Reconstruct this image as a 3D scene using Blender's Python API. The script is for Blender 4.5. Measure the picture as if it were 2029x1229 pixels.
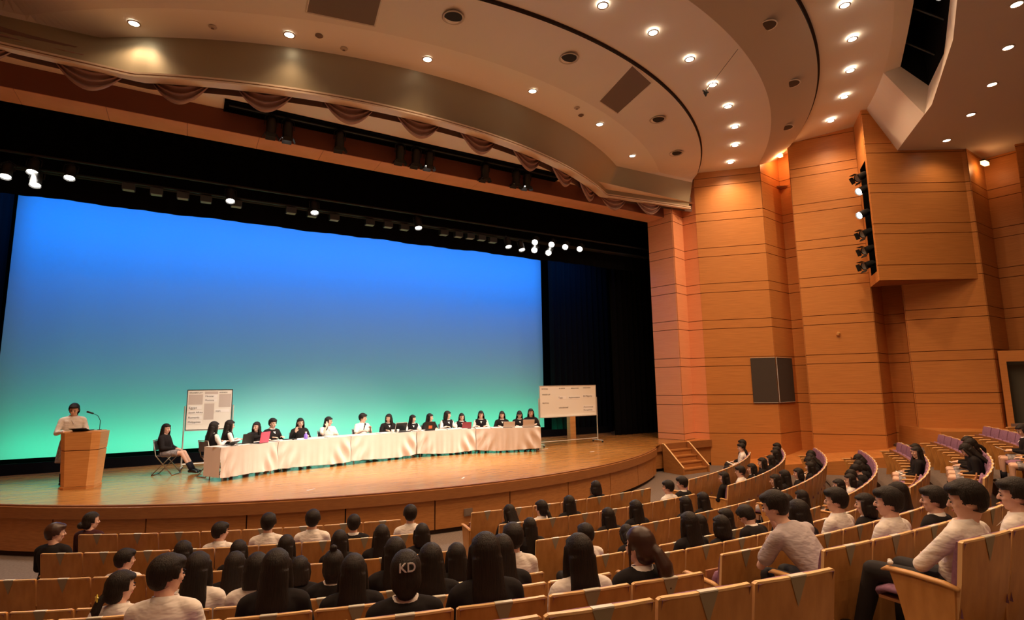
import bpy, bmesh, math, random
import numpy as np
from mathutils import Vector, Matrix
random.seed(7)
for o in list(bpy.data.objects): bpy.data.objects.remove(o)
SC = bpy.context.scene
COL = SC.collection
R = math.radians
# ------------------------------------------------------------------ camera
YAW, PITCH, ROLL = R(30.7), math.atan(151/1085.), -0.0147
fw = Vector((math.sin(YAW)*math.cos(PITCH), math.cos(YAW)*math.cos(PITCH), math.sin(PITCH)))
rt = Vector((math.cos(YAW), -math.sin(YAW), 0)); up = rt.cross(fw)
cR = rt*math.cos(ROLL)+up*math.sin(ROLL); cU = up*math.cos(ROLL)-rt*math.sin(ROLL)
cam = bpy.data.cameras.new('camera'); camo = bpy.data.objects.new('camera', cam); COL.objects.link(camo)
M = Matrix.Identity(4)
for i in range(3): M[i][0], M[i][1], M[i][2] = cR[i], cU[i], -fw[i]
M[0][3], M[1][3], M[2][3] = 0, 0, 2.79
camo.matrix_world = M
cam.sensor_width = 36; cam.lens = 1085/2029*36; cam.clip_end = 100; cam.clip_start = .05
SC.camera = camo
# ------------------------------------------------------------------ world, view, light levels
w = bpy.data.worlds.new('world'); SC.world = w; w.use_nodes = True
w.node_tree.nodes['Background'].inputs[0].default_value = (0, 0, 0, 1)
SC.view_settings.view_transform = 'Standard'; SC.view_settings.look = 'None'
SC.view_settings.gamma = 1; SC.view_settings.use_curve_mapping = False
SC.view_settings.exposure = 0.14
SC.cycles.max_bounces = 7; SC.cycles.diffuse_bounces = 5; SC.cycles.glossy_bounces = 3
SC.cycles.use_denoising = True; SC.cycles.sample_clamp_indirect = 4
WARM = (1.0, .64, .37)
P_DOWN = 170.      # house downlights, watts each
P_ADDED = 640.      # unseen downlights added over the stalls for more light
P_STAGE = 1850.    # front spots on the stage
P_BLUE = 460.; P_GREEN = 330.  # cyclorama battens

# ------------------------------------------------------------------ helpers
class MB:
    def __init__(s): s.v = []; s.f = []
    def quad(s, a, b, c, d):
        n = len(s.v); s.v += [tuple(a), tuple(b), tuple(c), tuple(d)]; s.f.append((n, n+1, n+2, n+3)); return s
    def poly(s, pts):
        n = len(s.v); s.v += [tuple(p) for p in pts]; s.f.append(tuple(range(n, n+len(pts)))); return s
    def box(s, x0, x1, y0, y1, z0, z1, M=None):
        n = len(s.v); P = [(x, y, z) for z in (z0, z1) for y in (y0, y1) for x in (x0, x1)]
        if M is not None: P = [tuple(M @ Vector(p)) for p in P]
        s.v += P
        for q in ((0, 2, 3, 1), (4, 5, 7, 6), (0, 1, 5, 4), (2, 6, 7, 3), (0, 4, 6, 2), (1, 3, 7, 5)): s.f.append(tuple(n+i for i in q))
        return s
    def grid(s, rows, close=False):
        n = len(s.v); m = len(rows[0])
        for r in rows: s.v += [tuple(p) for p in r]
        for i in range(len(rows)-1):
            for j in range(m if close else m-1):
                k = (j+1) % m; s.f.append((n+i*m+j, n+i*m+k, n+(i+1)*m+k, n+(i+1)*m+j))
        return s
    def prism(s, pts, z0, z1):
        n = len(s.v); m = len(pts)
        s.v += [(p[0], p[1], z0) for p in pts]+[(p[0], p[1], z1) for p in pts]
        s.f.append(tuple(range(n+m-1, n-1, -1))); s.f.append(tuple(range(n+m, n+2*m)))
        for i in range(m):
            j = (i+1) % m; s.f.append((n+i, n+j, n+m+j, n+m+i))
        return s
    def tube(s, pts, rad, seg=10, side=None, cap=True):
        """loft of ellipses along a path; rad: list of r or (a,b); a lies along 'side'"""
        pts = [Vector(p) for p in pts]; rows = []
        for i, p in enumerate(pts):
            t = (pts[min(i+1, len(pts)-1)]-pts[max(i-1, 0)])
            t = t.normalized() if t.length > 1e-9 else Vector((0, 0, 1))
            sd = Vector(side) if side is not None else (Vector((1, 0, 0)) if abs(t.x) < .9 else Vector((0, 1, 0)))
            sd = (sd-t*sd.dot(t)).normalized(); bt = t.cross(sd)
            r = rad[i] if isinstance(rad, (list, tuple)) else rad
            a, b = r if isinstance(r, (list, tuple)) else (r, r)
            rows.append([p+sd*(a*math.cos(2*math.pi*k/seg))+bt*(b*math.sin(2*math.pi*k/seg)) for k in range(seg)])
        n = len(s.v); s.grid(rows, True)
        if cap:
            s.f.append(tuple(range(n+seg-1, n-1, -1))); e = n+(len(rows)-1)*seg; s.f.append(tuple(range(e, e+seg)))
        return s
    def cap(s, p0, p1, r0, r1, seg=10):
        """tapered capsule"""
        p0, p1 = Vector(p0), Vector(p1); d = (p1-p0); L = d.length; d = d/L if L > 1e-6 else Vector((0, 0, 1))
        pts, rad = [], []
        for a in (85, 60, 30, 0): pts.append(p0-d*r0*math.sin(R(a))); rad.append(max(r0*math.cos(R(a)), 1e-3))
        for a in (0, 30, 60, 85): pts.append(p1+d*r1*math.sin(R(a))); rad.append(max(r1*math.cos(R(a)), 1e-3))
        return s.tube(pts, rad, seg)
    def ell(s, c, r, M=None, seg=14, rg=9):
        rows = []
        for i in range(rg+1):
            t = math.pi*(.02+.96*i/rg)
            row = []
            for k in range(seg):
                p = Vector((c[0]+r[0]*math.sin(t)*math.cos(2*math.pi*k/seg), c[1]+r[1]*math.sin(t)*math.sin(2*math.pi*k/seg), c[2]+r[2]*math.cos(t)))
                row.append(M @ p if M is not None else p)
            rows.append(row[::-1])
        n = len(s.v); s.grid(rows, True)
        s.f.append(tuple(range(n+seg-1, n-1, -1))); e = n+rg*seg; s.f.append(tuple(range(e, e+seg)))
        return s
    def lathe(s, prof, seg=16, M=None, cap=True):
        rows = [[(M @ Vector(q) if M is not None else Vector(q)) for q in [(r*math.cos(2*math.pi*k/seg), r*math.sin(2*math.pi*k/seg), z) for k in range(seg)]] for r, z in prof]
        n = len(s.v); s.grid(rows, True)
        if cap:
            s.f.append(tuple(range(n+seg-1, n-1, -1))); e = n+(len(rows)-1)*seg; s.f.append(tuple(range(e, e+seg)))
        return s
    def mesh(s, name, mat=None, smooth=False, fix=True):
        me = bpy.data.meshes.new(name); me.from_pydata(s.v, [], s.f); me.update()
        if fix:
            bm = bmesh.new(); bm.from_mesh(me); bmesh.ops.recalc_face_normals(bm, faces=bm.faces); bm.to_mesh(me); bm.free()
        if smooth:
            for p in me.polygons: p.use_smooth = True
        if mat: me.materials.append(mat)
        return me

def link(name, me, parent=None, loc=None, rz=None, mat=None, mw=None, label=None):
    o = bpy.data.objects.new(name, me); COL.objects.link(o)
    if parent is not None: o.parent = parent
    if loc is not None: o.location = loc
    if rz is not None: o.rotation_euler = (0, 0, rz)
    if mw is not None: o.matrix_local = mw
    if mat is not None and o.material_slots:
        o.material_slots[0].link = 'OBJECT'; o.material_slots[0].material = mat
    if label: o['label'] = label
    return o
def tag(o, label, cat, group=None):
    o['label'] = label; o['category'] = cat
    if group: o['group'] = group
    return o
def struct(o): o['kind'] = 'structure'; return o
def empty(name, loc=(0, 0, 0), rz=0, sc=1):
    o = bpy.data.objects.new(name, None); COL.objects.link(o); o.location = loc; o.rotation_euler = (0, 0, rz); o.scale = (sc, sc, sc)
    o.empty_display_size = .1
    return o

# ------------------------------------------------------------------ materials
def mat(name, col, rough=.6, spec=.3, metal=0, emit=None, es=0, coat=0):
    m = bpy.data.materials.new(name); m.use_nodes = True; b = m.node_tree.nodes['Principled BSDF']
    b.inputs['Base Color'].default_value = (*col, 1); b.inputs['Roughness'].default_value = rough
    b.inputs['Specular IOR Level'].default_value = spec; b.inputs['Metallic'].default_value = metal
    if emit: b.inputs['Emission Color'].default_value = (*emit, 1); b.inputs['Emission Strength'].default_value = es
    if coat: b.inputs['Coat Weight'].default_value = coat
    return m
def grain(m, c1, c2, scale=(1, 1, 20), ns=4, coords='Object', detail=4, lo=.3, hi=.7, bump=0):
    nt = m.node_tree; N = nt.nodes; L = nt.links; b = N['Principled BSDF']
    tc = N.new('ShaderNodeTexCoord'); mp = N.new('ShaderNodeMapping'); mp.inputs['Scale'].default_value = scale
    no = N.new('ShaderNodeTexNoise'); no.inputs['Scale'].default_value = ns; no.inputs['Detail'].default_value = detail
    cr = N.new('ShaderNodeValToRGB'); cr.color_ramp.elements[0].position = lo; cr.color_ramp.elements[1].position = hi
    cr.color_ramp.elements[0].color = (*c1, 1); cr.color_ramp.elements[1].color = (*c2, 1)
    L.new(tc.outputs[coords], mp.inputs[0]); L.new(mp.outputs[0], no.inputs['Vector']); L.new(no.outputs[0], cr.inputs[0]); L.new(cr.outputs[0], b.inputs['Base Color'])
    if bump:
        bp = N.new('ShaderNodeBump'); bp.inputs['Strength'].default_value = bump; bp.inputs['Distance'].default_value = .02
        L.new(no.outputs[0], bp.inputs['Height']); L.new(bp.outputs[0], b.inputs['Normal'])
    return m
M_WALL = grain(mat('wall wood', (.6, .25, .07), .42, .35), (.52, .20, .05), (.66, .275, .075), (.6, .6, 26), 3)
M_WALLD = mat('wall groove', (.16, .05, .015), .7)
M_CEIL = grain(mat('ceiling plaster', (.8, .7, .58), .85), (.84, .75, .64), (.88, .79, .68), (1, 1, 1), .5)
M_CEIL_LIT = mat('ceiling painted brighter', (.94, .86, .74), .85)  # lighter copy of the ceiling colour, paints in the brighter light on the soffit
M_CEIL_DIM = mat('ceiling painted dimmer', (.60, .50, .40), .85)  # darker copy of the ceiling colour, paints in dimness on sloping band and rear
M_BAND = mat('fascia satin paint', (.42, .37, .25), .45, .5, metal=.35)
M_LIP = mat('lip cream', (.88, .72, .54), .6)
M_PROS = grain(mat('proscenium redwood', (.7, .3, .15), .4), (.80, .34, .16), (.88, .40, .20), (.6, .6, 26), 3)
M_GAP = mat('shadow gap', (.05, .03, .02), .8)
M_CARPET = grain(mat('carpet', (.16, .12, .1), .95), (.15, .12, .10), (.22, .17, .145), (1, 1, 1), 30)
M_BLACK = mat('black masking', (.006, .006, .007), .95, .05)
M_DRAPE = mat('black wool serge', (.0045, .0045, .005), 1, .05)
M_CYC = mat('cyclorama cloth', (.30, .46, .52), .9, .1)
M_STAGE = grain(mat('stage boards', (.6, .33, .12), .22, .5), (.33, .135, .033), (.56, .26, .07), (1.2, 14, 1), 1.6, detail=6)
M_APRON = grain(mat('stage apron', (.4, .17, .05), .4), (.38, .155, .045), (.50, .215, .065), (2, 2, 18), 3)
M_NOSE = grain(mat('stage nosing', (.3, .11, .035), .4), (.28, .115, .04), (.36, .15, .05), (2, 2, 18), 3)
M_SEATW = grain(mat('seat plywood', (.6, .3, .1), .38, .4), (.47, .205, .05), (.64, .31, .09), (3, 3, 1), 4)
M_SEATE = mat('plywood edge', (.88, .58, .27), .45)
M_ARM = mat('armrest wood', (.62, .33, .12), .35)
M_PURP = grain(mat('purple upholstery', (.25, .12, .18), .9), (.24, .12, .20), (.33, .17, .26), (1, 1, 1), 40)
M_INLAY = mat('inlay grey', (.34, .28, .18), .7)
M_PLATE = mat('number plate', (.8, .78, .66), .4)
M_SKIN = mat('skin', (.80, .50, .37), .5, .35)
M_HAIR = grain(mat('black hair', (.012, .008, .006), .55, .28), (.010, .007, .005), (.022, .014, .010), (60, 60, 2), 3, bump=.4)
M_HAIRB = mat('brown hair', (.045, .018, .010), .4, .5)
M_WHITE = mat('white cotton', (.86, .80, .74), .85)
M_LAV = mat('grey lavender cotton', (.50, .43, .43), .85)
for _m, _a, _b in ((M_WHITE, (.84, .78, .72), (.88, .82, .76)), (M_LAV, (.46, .40, .42), (.54, .47, .47))): grain(_m, _a, _b, (1, 1, 2.2), 9, bump=.9, detail=2)
M_VEST = mat('black knit', (.014, .011, .012), .9, .2)
M_BLAZ = mat('black wool', (.016, .013, .013), .9, .2)
M_MAROON = mat('dark maroon knit', (.05, .012, .014), .9)
M_TROU = mat('dark trousers', (.02, .017, .018), .8)
M_SKIRT = grain(mat('grey plaid skirt', (.3, .28, .28), .85), (.16, .15, .16), (.42, .38, .38), (20, 20, 20), 1)
M_SHOE = mat('black leather', (.01, .01, .01), .25, .6)
M_SOCK = mat('navy sock', (.012, .012, .02), .9)
M_EYE = mat('eye', (.01, .008, .008), .3)
M_LIPS = mat('lips', (.5, .15, .12), .5)
M_CLOTH = grain(mat('table cloth', (.8, .68, .58), .85), (.70, .60, .52), (.76, .66, .58), (1, 1, 1), 2)
M_METAL = mat('grey tube metal', (.45, .42, .38), .35, metal=1)
M_ALU = mat('pale aluminium', (.75, .72, .66), .4, metal=.6)
M_BOARD = mat('whiteboard', (.82, .78, .70), .35)
M_BOARDG = mat('greyish paper', (.55, .47, .42), .7)
M_PAPER = mat('paper', (.85, .82, .78), .8)
M_INK = mat('black ink', (.03, .02, .02), .7)
M_DARK = mat('dark metal', (.02, .02, .02), .45, .4)
M_POD = grain(mat('lectern wood', (.72, .38, .13), .4), (.66, .31, .10), (.76, .39, .14), (1, 1, 14), 3)
M_PINK = mat('pink tablet cover', (.85, .12, .2), .5)
M_ORANGE = mat('orange label', (.8, .18, .06), .5)
M_GREY = mat('speaker cloth', (.07, .055, .045), .9)
M_GRILLE = mat('ceiling grille', (.22, .16, .12), .8)
M_RIM = mat('diffuser rim', (.6, .5, .4), .5)
M_SWAG = grain(mat('swag velvet', (.4, .22, .18), .38, .6), (.34, .19, .15), (.46, .27, .21), (1, 1, 1), 3)
M_VAL = mat('valance velvet', (.22, .13, .10), .8)
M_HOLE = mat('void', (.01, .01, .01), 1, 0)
M_LAMP = mat('lamp glow', (1, 1, 1), .5, emit=(1, .88, .68), es=14)
M_LAMPW = mat('spot glow', (1, 1, 1), .5, emit=(1, .93, .82), es=14)
M_COVE = mat('cove glow', (1, 1, 1), .5, emit=(1, .45, .12), es=7)
M_GLASS = mat('lamp glass', (.25, .28, .25), .15, .6)
M_YEL = mat('yellow hairclip', (.9, .75, .1), .4)
M_SILV = mat('silver hairclip', (.85, .85, .85), .25, metal=.7)
M_BLUECUP = mat('violet bottle', (.3, .2, .8), .3)
M_PHONE = mat('phone screen', (.02, .02, .02), .2)

# ------------------------------------------------------------------ geometry of the hall
C0 = Vector((6.02, 21.26))                   # centre of the seating arcs
RR = [13.51, 14.38, 15.32, 16.32, 17.23, 18.14, 19.01, 19.83]
FL = [0, 0, 0, .04, .28, .52, .76, 1.0]
STG = .87
def pol(r, deg): return C0.x+r*math.sin(R(deg)), C0.y-r*math.cos(R(deg))
def floor_z(r):
    for k in range(8):
        if r <= RR[k]+.1: return FL[k]
    return 1.0+.25*(1+int((r-RR[7]-.1)/.9))

# floor terraces
m = MB(); bounds = [(7, 0)]+[(RR[k]+.1, FL[k]) for k in range(8)]+[(RR[7]+.1+.9*(i+1), 1.25+.25*i) for i in range(8)]
angs = [-88+i*4 for i in range(45)]
prev = 0
for (ra, _), (rb, z) in zip(bounds, bounds[1:]):
    if z > prev: m.grid([[(*pol(ra, a), prev) for a in angs], [(*pol(ra, a), z) for a in angs]])
    m.grid([[(*pol(ra, a), z) for a in angs], [(*pol(rb, a), z) for a in angs]]); prev = z
floor = struct(link('floor', m.mesh('floor', M_CARPET, fix=False)))

# ---- stage
SCc, SR = Vector((5.3, 22.0)), 11.85
edge = []
for i in range(49):
    a = R(-46+i*(46+37.5)/48); edge.append((SCc.x+SR*math.sin(a), SCc.y-SR*math.cos(a)))
edge += [(13.0, 13.0), (13.35, 13.17), (15.72, 13.17), (15.72, 14.6), (19.5, 14.6), (19.5, 20.5), (-9, 20.5), (-9, 13.6)]
m = MB(); m.prism(edge, STG-.03, STG)
stage = struct(link('floor_stage', m.mesh('stage', M_STAGE)))
# nosing and apron panels, each panel its own piece
def arcpt(r, a): return (SCc.x+r*math.sin(R(a)), SCc.y-r*math.cos(R(a)))
m = MB()
A = [-46+i*(46+37.5)/60 for i in range(61)]
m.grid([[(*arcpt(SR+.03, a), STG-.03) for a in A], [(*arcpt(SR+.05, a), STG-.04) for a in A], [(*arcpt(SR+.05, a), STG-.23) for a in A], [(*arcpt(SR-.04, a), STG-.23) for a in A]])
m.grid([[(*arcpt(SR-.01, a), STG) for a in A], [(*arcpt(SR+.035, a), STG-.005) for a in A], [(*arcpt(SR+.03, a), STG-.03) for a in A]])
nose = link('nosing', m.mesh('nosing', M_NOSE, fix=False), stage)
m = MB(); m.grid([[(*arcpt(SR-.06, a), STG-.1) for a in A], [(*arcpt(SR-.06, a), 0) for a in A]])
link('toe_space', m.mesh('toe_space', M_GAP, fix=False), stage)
sp = 8.0; a0 = -45.0
while a0 < 37:
    a1 = min(a0+sp, 37.6); m = MB(); aa = [a0+.06+(a1-a0-.12)*i/6 for i in range(7)]
    m.grid([[(*arcpt(SR-.05, a), STG-.23) for a in aa], [(*arcpt(SR-.0, a), STG-.235) for a in aa], [(*arcpt(SR+.0, a), .09) for a in aa], [(*arcpt(SR-.05, a), .09) for a in aa]])
    for a in (aa[0], aa[-1]): m.quad((*arcpt(SR-.05, a), STG-.235), (*arcpt(SR, a), STG-.235), (*arcpt(SR, a), .09), (*arcpt(SR-.05, a), .09))
    link('panel', m.mesh('apron_panel', M_APRON, fix=False), stage); a0 = a1
for xy in ((2.0, .30), (4.95, .34), (8.4, .34)):
    a = math.degrees(math.asin((xy[0]-SCc.x)/SR)); m = MB()
    p = arcpt(SR+.012, a); m.box(-.09, .09, -.012, .012, xy[1]-.07, xy[1]+.07, Matrix.Translation((p[0], p[1], 0)) @ Matrix.Rotation(R(a), 4, 'Z'))
    m.box(-.07, .07, -.016, -.012, xy[1]-.05, xy[1]+.05, Matrix.Translation((p[0], p[1], 0)) @ Matrix.Rotation(R(a), 4, 'Z'))
    link('socket_plate', m.mesh('socket', mat('socket grey', (.2, .15, .12), .5)), stage)
# straight return front of the stage beside the steps
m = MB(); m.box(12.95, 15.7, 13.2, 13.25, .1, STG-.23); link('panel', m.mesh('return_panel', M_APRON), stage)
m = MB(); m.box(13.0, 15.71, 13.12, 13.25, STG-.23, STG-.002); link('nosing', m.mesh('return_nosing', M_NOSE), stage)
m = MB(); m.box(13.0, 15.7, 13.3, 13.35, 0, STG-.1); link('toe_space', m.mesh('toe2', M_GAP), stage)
# steps up to the stage
st = empty('stage_steps', (13.92, 12.65, 0)); tag(st, 'short flight of orange wooden steps beside the stage end, between sloping boards', 'steps')
for i in range(4):
    m = MB(); z1 = STG-.03-.17*i-.16; y1 = 13.12-.2*i; m.box(-.53, .53, y1-.2-12.65, y1-12.65, 0, z1); m.box(-.53, .53, y1-.22-12.65, y1-.2-12.65, z1-.035, z1)
    link('step', m.mesh('step', M_APRON), st)
for sx in (-.57, .57):
    m = MB(); pts = [(-.02-.0+.45, 0), (.45, STG), (.38, STG), (-.38, .2), (-.38, 0)]
    n = len(m.v); m.v += [(sx-.025, y, z) for y, z in pts]+[(sx+.025, y, z) for y, z in pts]; k = len(pts)
    m.f += [tuple(range(k)), tuple(range(2*k-1, k-1, -1))]+[(i, (i+1) % k, k+(i+1) % k, k+i) for i in range(k)]
    link('side_board', m.mesh('stringer', M_APRON), st)
    m = MB(); m.tube([(sx, .46, STG+.012), (sx, .38, STG+.012), (sx, -.39, .212)], [(.03, .012)]*3, 4, side=(1, 0, 0)); link('edge_strip', m.mesh('strip', M_SEATE), st)

# ---- stage house
m = MB(); m.quad((-9, 20.4, 0), (19.4, 20.4, 0), (19.4, 20.4, 13), (-9, 20.4, 13)); m.quad((-9, 14.6, 13), (19.5, 14.6, 13), (19.5, 20.5, 13), (-9, 20.5, 13))
m.quad((19.4, 14.6, 0), (19.4, 20.4, 0), (19.4, 20.4, 13), (19.4, 14.6, 13)); m.quad((-8.9, 14.6, 0), (-8.9, 20.4, 0), (-8.9, 20.4, 13), (-8.9, 14.6, 13))
struct(link('wall_stage_back', m.mesh('stagehouse', M_BLACK, fix=False)))
# cyclorama
m = MB(); n = 60; rows = []
for j in range(9):
    z = 1.16+(8.6-1.16)*j/8; rows.append([(-4.07+16.47*i/n, 18.5+.01*math.sin(i*1.1), z) for i in range(n+1)])
m.grid(rows); cyc = link('cyclorama', m.mesh('cyc', M_CYC, True, fix=False)); tag(cyc, 'huge pale backdrop screen washed blue above and green below across the stage rear', 'screen')
def drape(name, x0, x1, y, z0, z1, amp=.06, per=.28, label=None, wavy=0):
    m = MB(); n = max(4, int((x1-x0)/per*6)); top, bot = [], []
    for i in range(n+1):
        x = x0+(x1-x0)*i/n; yy = y+amp*math.sin(2*math.pi*x/per)+.3*amp*math.sin(x*3.7)
        top.append((x, yy, z1)); bot.append((x, yy, z0+wavy*(.5*math.sin(x*4.1)+.5*math.sin(x*1.7))))
    m.grid([top, bot]); o = link(name, m.mesh(name, M_DRAPE, True, fix=False)); tag(o, label, 'curtain'); return o
drape('stage_curtain', -6.5, 15.5, 15.75, 7.20, 11, .02, .5, 'long black border drape hanging along the top of the blue backdrop', wavy=.02)
drape('stage_curtain', 12.4, 15.5, 17.9, STG, 11, label='black pleated drape behind the wide whiteboard beside the backdrop')
drape('stage_curtain', 14.2, 17.5, 16.4, STG, 11, label='black pleated wing drape just behind the proscenium edge')
drape('stage_curtain', -8, -4.02, 18.0, STG, 11, label='black pleated wing drape by the podium edge of the backdrop')
drape('stage_curtain', -6.5, 15.5, 14.8, 8.75, 11, .05, .3, 'black pleated border drape just inside the top of the stage opening')
g = MB(); g.box(-6, 15, 17.55, 17.6, STG, 1.13); o = link('ground_masking', g.mesh('masking', M_BLACK)); tag(o, 'low black masking strip standing along the foot of the backdrop', 'masking')
g = MB(); g.box(12.2, 12.45, 16.5, 16.7, STG, 1.95); o = link('wooden_post', g.mesh('post', M_POD)); tag(o, 'short orange wooden post standing under the wide whiteboard', 'post')

# ---- proscenium header and jamb, walls with proud panels and recessed joints
GZ = [-.2, 1.08, 2.07, 2.39, 3.38, 3.68, 4.69, 5.0, 5.99, 6.31, 7.30, 7.62, 8.62, 8.92, 9.93, 10.24, 11.24, 11.56, 12.5]
def wall_face(name, A, B, z0=-.1, z1=12.2, proud=.02, gap=.02, mat_=None, flip=False):
    A, B = Vector(A), Vector(B); d = (B-A).normalized(); nrm = Vector((d.y, -d.x))*(-1 if flip else 1)   # towards the hall
    m = MB(); m.quad((*A, z0), (*B, z0), (*B, z1), (*A, z1)); w_ = struct(link(name, m.mesh(name, M_WALLD, fix=False)))
    for za, zb in zip(GZ, GZ[1:]):
        za, zb = max(za, z0), min(zb, z1)
        if zb-za < .05: continue
        a, b = A+d*.006, B-d*.006; m = MB()
        p = [a, b, b+nrm*proud, a+nrm*proud]
        m.prism([(q.x, q.y) for q in p], za+gap/2, zb-gap/2)
        link('panel', m.mesh('wall_panel', mat_ or M_WALL), w_)
    return w_
wall_face('wall_proscenium', (14.63, 14.54), (14.81, 13.51), STG, 9.2, flip=False, mat_=M_PROS)
wall_face('wall_proscenium', (14.81, 13.51), (15.6, 13.75), STG, 10.2, mat_=M_PROS)
wall_face('wall_proscenium', (15.6, 13.75), (15.73, 13.2), STG-.1, 10.2, mat_=M_PROS)
wall_face('wall_right', (15.71, 13.21), (17.29, 11.58), -.1)
wall_face('wall_right', (17.29, 11.58), (18.75, 11.8), -.1)
wall_face('wall_right', (18.75, 11.8), (18.9, 11.0), -.1)
wall_face('wall_right', (18.9, 11.2), (18.02, 10.91), -.1)
wall_face('wall_right', (18.02, 10.91), (19.13, 9.21), -.1)
wall_face('wall_right', (19.13, 9.21), (20.4, 9.5), -.1)
wall_face('wall_right', (20.4, 9.5), (20.5, 8.6), -.1)
wall_face('wall_right', (20.5, 8.9), (19.69, 8.52), -.1)
wall_face('wall_right', (19.69, 8.52), (20.74, 6.79), -.1, 9.9)
wall_face('wall_right', (20.74, 6.79), (22.3, 6.9), -.1)
wall_face('wall_right', (22.3, 6.9), (22.4, 5.6), -.1)
wall_face('wall_right', (21.75, 5.9), (23.2, 3.2), 3.6)
m = MB(); m.quad((22.3, 6.5, 3.6), (21.75, 5.9, 3.6), (23.2, 3.2, 3.6), (24.5, 3.6, 3.6)); struct(link('trim_ledge', m.mesh('ledge', M_WALL, fix=False)))
# far doorway frame beyond the last pier
d_ = empty('door_1', (20.86, 6.72, 0)); struct(d_); d_.rotation_euler = (0, 0, math.atan2(-1.9, .75))
m = MB(); m.box(0, .16, -.06, .1, .6, 3.62); m.box(2.3, 2.5, -.06, .1, .6, 3.62); m.box(.16, 2.3, -.06, .1, 3.3, 3.62); link('frame', m.mesh('doorframe', M_WALL), d_)
m = MB(); m.box(.16, 2.3, .3, .34, .6, 3.3); link('leaf', m.mesh('doorleaf', mat('grey green door', (.10, .095, .07), .6)), d_)
wall_face('wall_right', (23.2, 3.2), (25, -5), 0)
m = MB(); m.quad((-12, -6, 0), (25, -6, 0), (25, -6, 12), (-12, -6, 12)); struct(link('wall_back', m.mesh('wb', mat('rear wall', (.34, .16, .06), .7), fix=False)))
wall_face('wall_left', (-12, -6), (-10, 6), 0); wall_face('wall_left', (-10, 6), (-5.8, 13.2), 0); wall_face('wall_left', (-5.8, 13.2), (-4.7, 14.54), 0)
# header: soffit, front face, cream ceiling behind the swags with its lamp slot
hd = struct(empty('wall_header', (0, 0, 0)))
for i in range(13):
    x0 = -4.8+i*1.5; x1 = x0+1.49
    m = MB(); m.box(x0, x1, 13.83, 14.54, 8.82, 8.86); link('panel', m.mesh('soffit_panel', M_PROS), hd)
m = MB(); m.box(-4.8, 15.0, 13.82, 14.5, 8.83, 11.5); link('core', m.mesh('core', mat('header face', (.24, .085, .05), .7)), hd)
m = MB(); Zc = 9.34
def rim_y(x):
    P = [(-14, 11.2), (-3.3, 12.72), (-1.28, 12.8)]
    if x < -1.28:
        for (xa, ya), (xb, yb) in zip(P, P[1:]):
            if xa <= x <= xb: return ya+(yb-ya)*(x-xa)/(xb-xa)
    if x > 11.9: return 13.1
    return 25.35-math.sqrt(13.87**2-(x-4.46)**2)
xs_ = sorted([-6+22.2*i/74 for i in range(75)]+[.4199, .4201, 9.8499, 9.8501])
fr = [(x, min(rim_y(x)+.12, 13.2), Zc) for x in xs_]; bk = [(x, 13.27 if .42 <= x <= 9.85 else 13.85, Zc) for x in xs_]
m.grid([fr, bk]); m.box(.3, 9.95, 13.8, 13.85, Zc, Zc+.06)
cr_ = struct(link('ceiling_stage_front', m.mesh('cream', M_LIP, fix=False)))
m = MB(); m.box(.42, 9.85, 13.27, 13.82, Zc+.05, Zc+.6); 
for (y0, y1) in ((13.25, 13.28), (13.79, 13.82)): m.box(.4, 9.87, y0, y1, Zc-.05, Zc+.5)
for (x0, x1) in ((.4, .43), (9.84, 9.87)): m.box(x0, x1, 13.25, 13.82, Zc-.05, Zc+.5)
link('lamp_slot', m.mesh('slot', M_BLACK), cr_)
m = MB(); m.tube([(.5, 13.5, Zc-.02), (9.8, 13.5, Zc-.02)], .03, 8); link('pipe', m.mesh('pipe', M_DARK), cr_)

# ---- ceiling clouds: surfaces between arcs, all cut by azimuth about O
O = Vector((5.5, 20.0)); NA = 240
AZ = [R(-62+i*(62+78)/NA) for i in range(NA+1)]
def circ_curve(c, r, z):
    out = []
    for a in AZ:
        d = Vector((math.sin(a), -math.cos(a))); q = O-Vector(c); b = q.dot(d); disc = max(b*b-q.dot(q)+r*r, 0); t = -b+math.sqrt(disc); out.append((O.x+d.x*t, O.y+d.y*t, z))
    return out
def poly_curve(pts, z):
    out = []
    for a in AZ:
        d = Vector((math.sin(a), -math.cos(a))); best = None
        for p, q in zip(pts, pts[1:]):
            p, q = Vector(p), Vector(q); e = q-p; den = d.x*e.y-d.y*e.x
            if abs(den) < 1e-9: continue
            w_ = p-O; t = (w_.x*e.y-w_.y*e.x)/den; s = (w_.x*d.y-w_.y*d.x)/den
            if -1e-6 <= s <= 1+1e-6 and t > 0 and (best is None or t < best): best = t
        if best is None: best = 14
        out.append((O.x+d.x*best, O.y+d.y*best, z))
    return out
def arc_pts(c, r, x0, x1, n=40):
    return [(c[0]+r*math.sin(t), c[1]-r*math.cos(t)) for t in [math.asin((x0-c[0])/r)+(math.asin((x1-c[0])/r)-math.asin((x0-c[0])/r))*i/n for i in range(n+1)]]
rim_xy = [(-14, 11.2), (-3.3, 12.72)]+arc_pts((4.46, 25.35), 13.87, -1.28, 11.9)+[(15.73, 13.19), (30, 9)]
top_xy = [(-14, 12.0), (-3.5, 13.44)]+arc_pts((5.1, 24.17), 12.90, -1.93, 12.1)+[(15.71, 13.15), (30, 9)]
def dz(cv, z): return [(p[0], p[1], z) for p in cv]
def push(cv, d):   # move outwards (towards the audience)
    out = []
    for p in cv:
        v = Vector((p[0]-O.x, p[1]-O.y)); v = v*(1+d/v.length); out.append((O.x+v.x, O.y+v.y, p[2]))
    return out
rim = poly_curve(rim_xy, 9.1); top = poly_curve(top_xy, 10.1)
crz = circ_curve((5.53, 23.88), 13.61, 10.2); e1 = circ_curve((6.26, 21.24), 12.52, 10.4); cd = circ_curve((6.4, 21.03), 14.33, 10.47)
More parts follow.
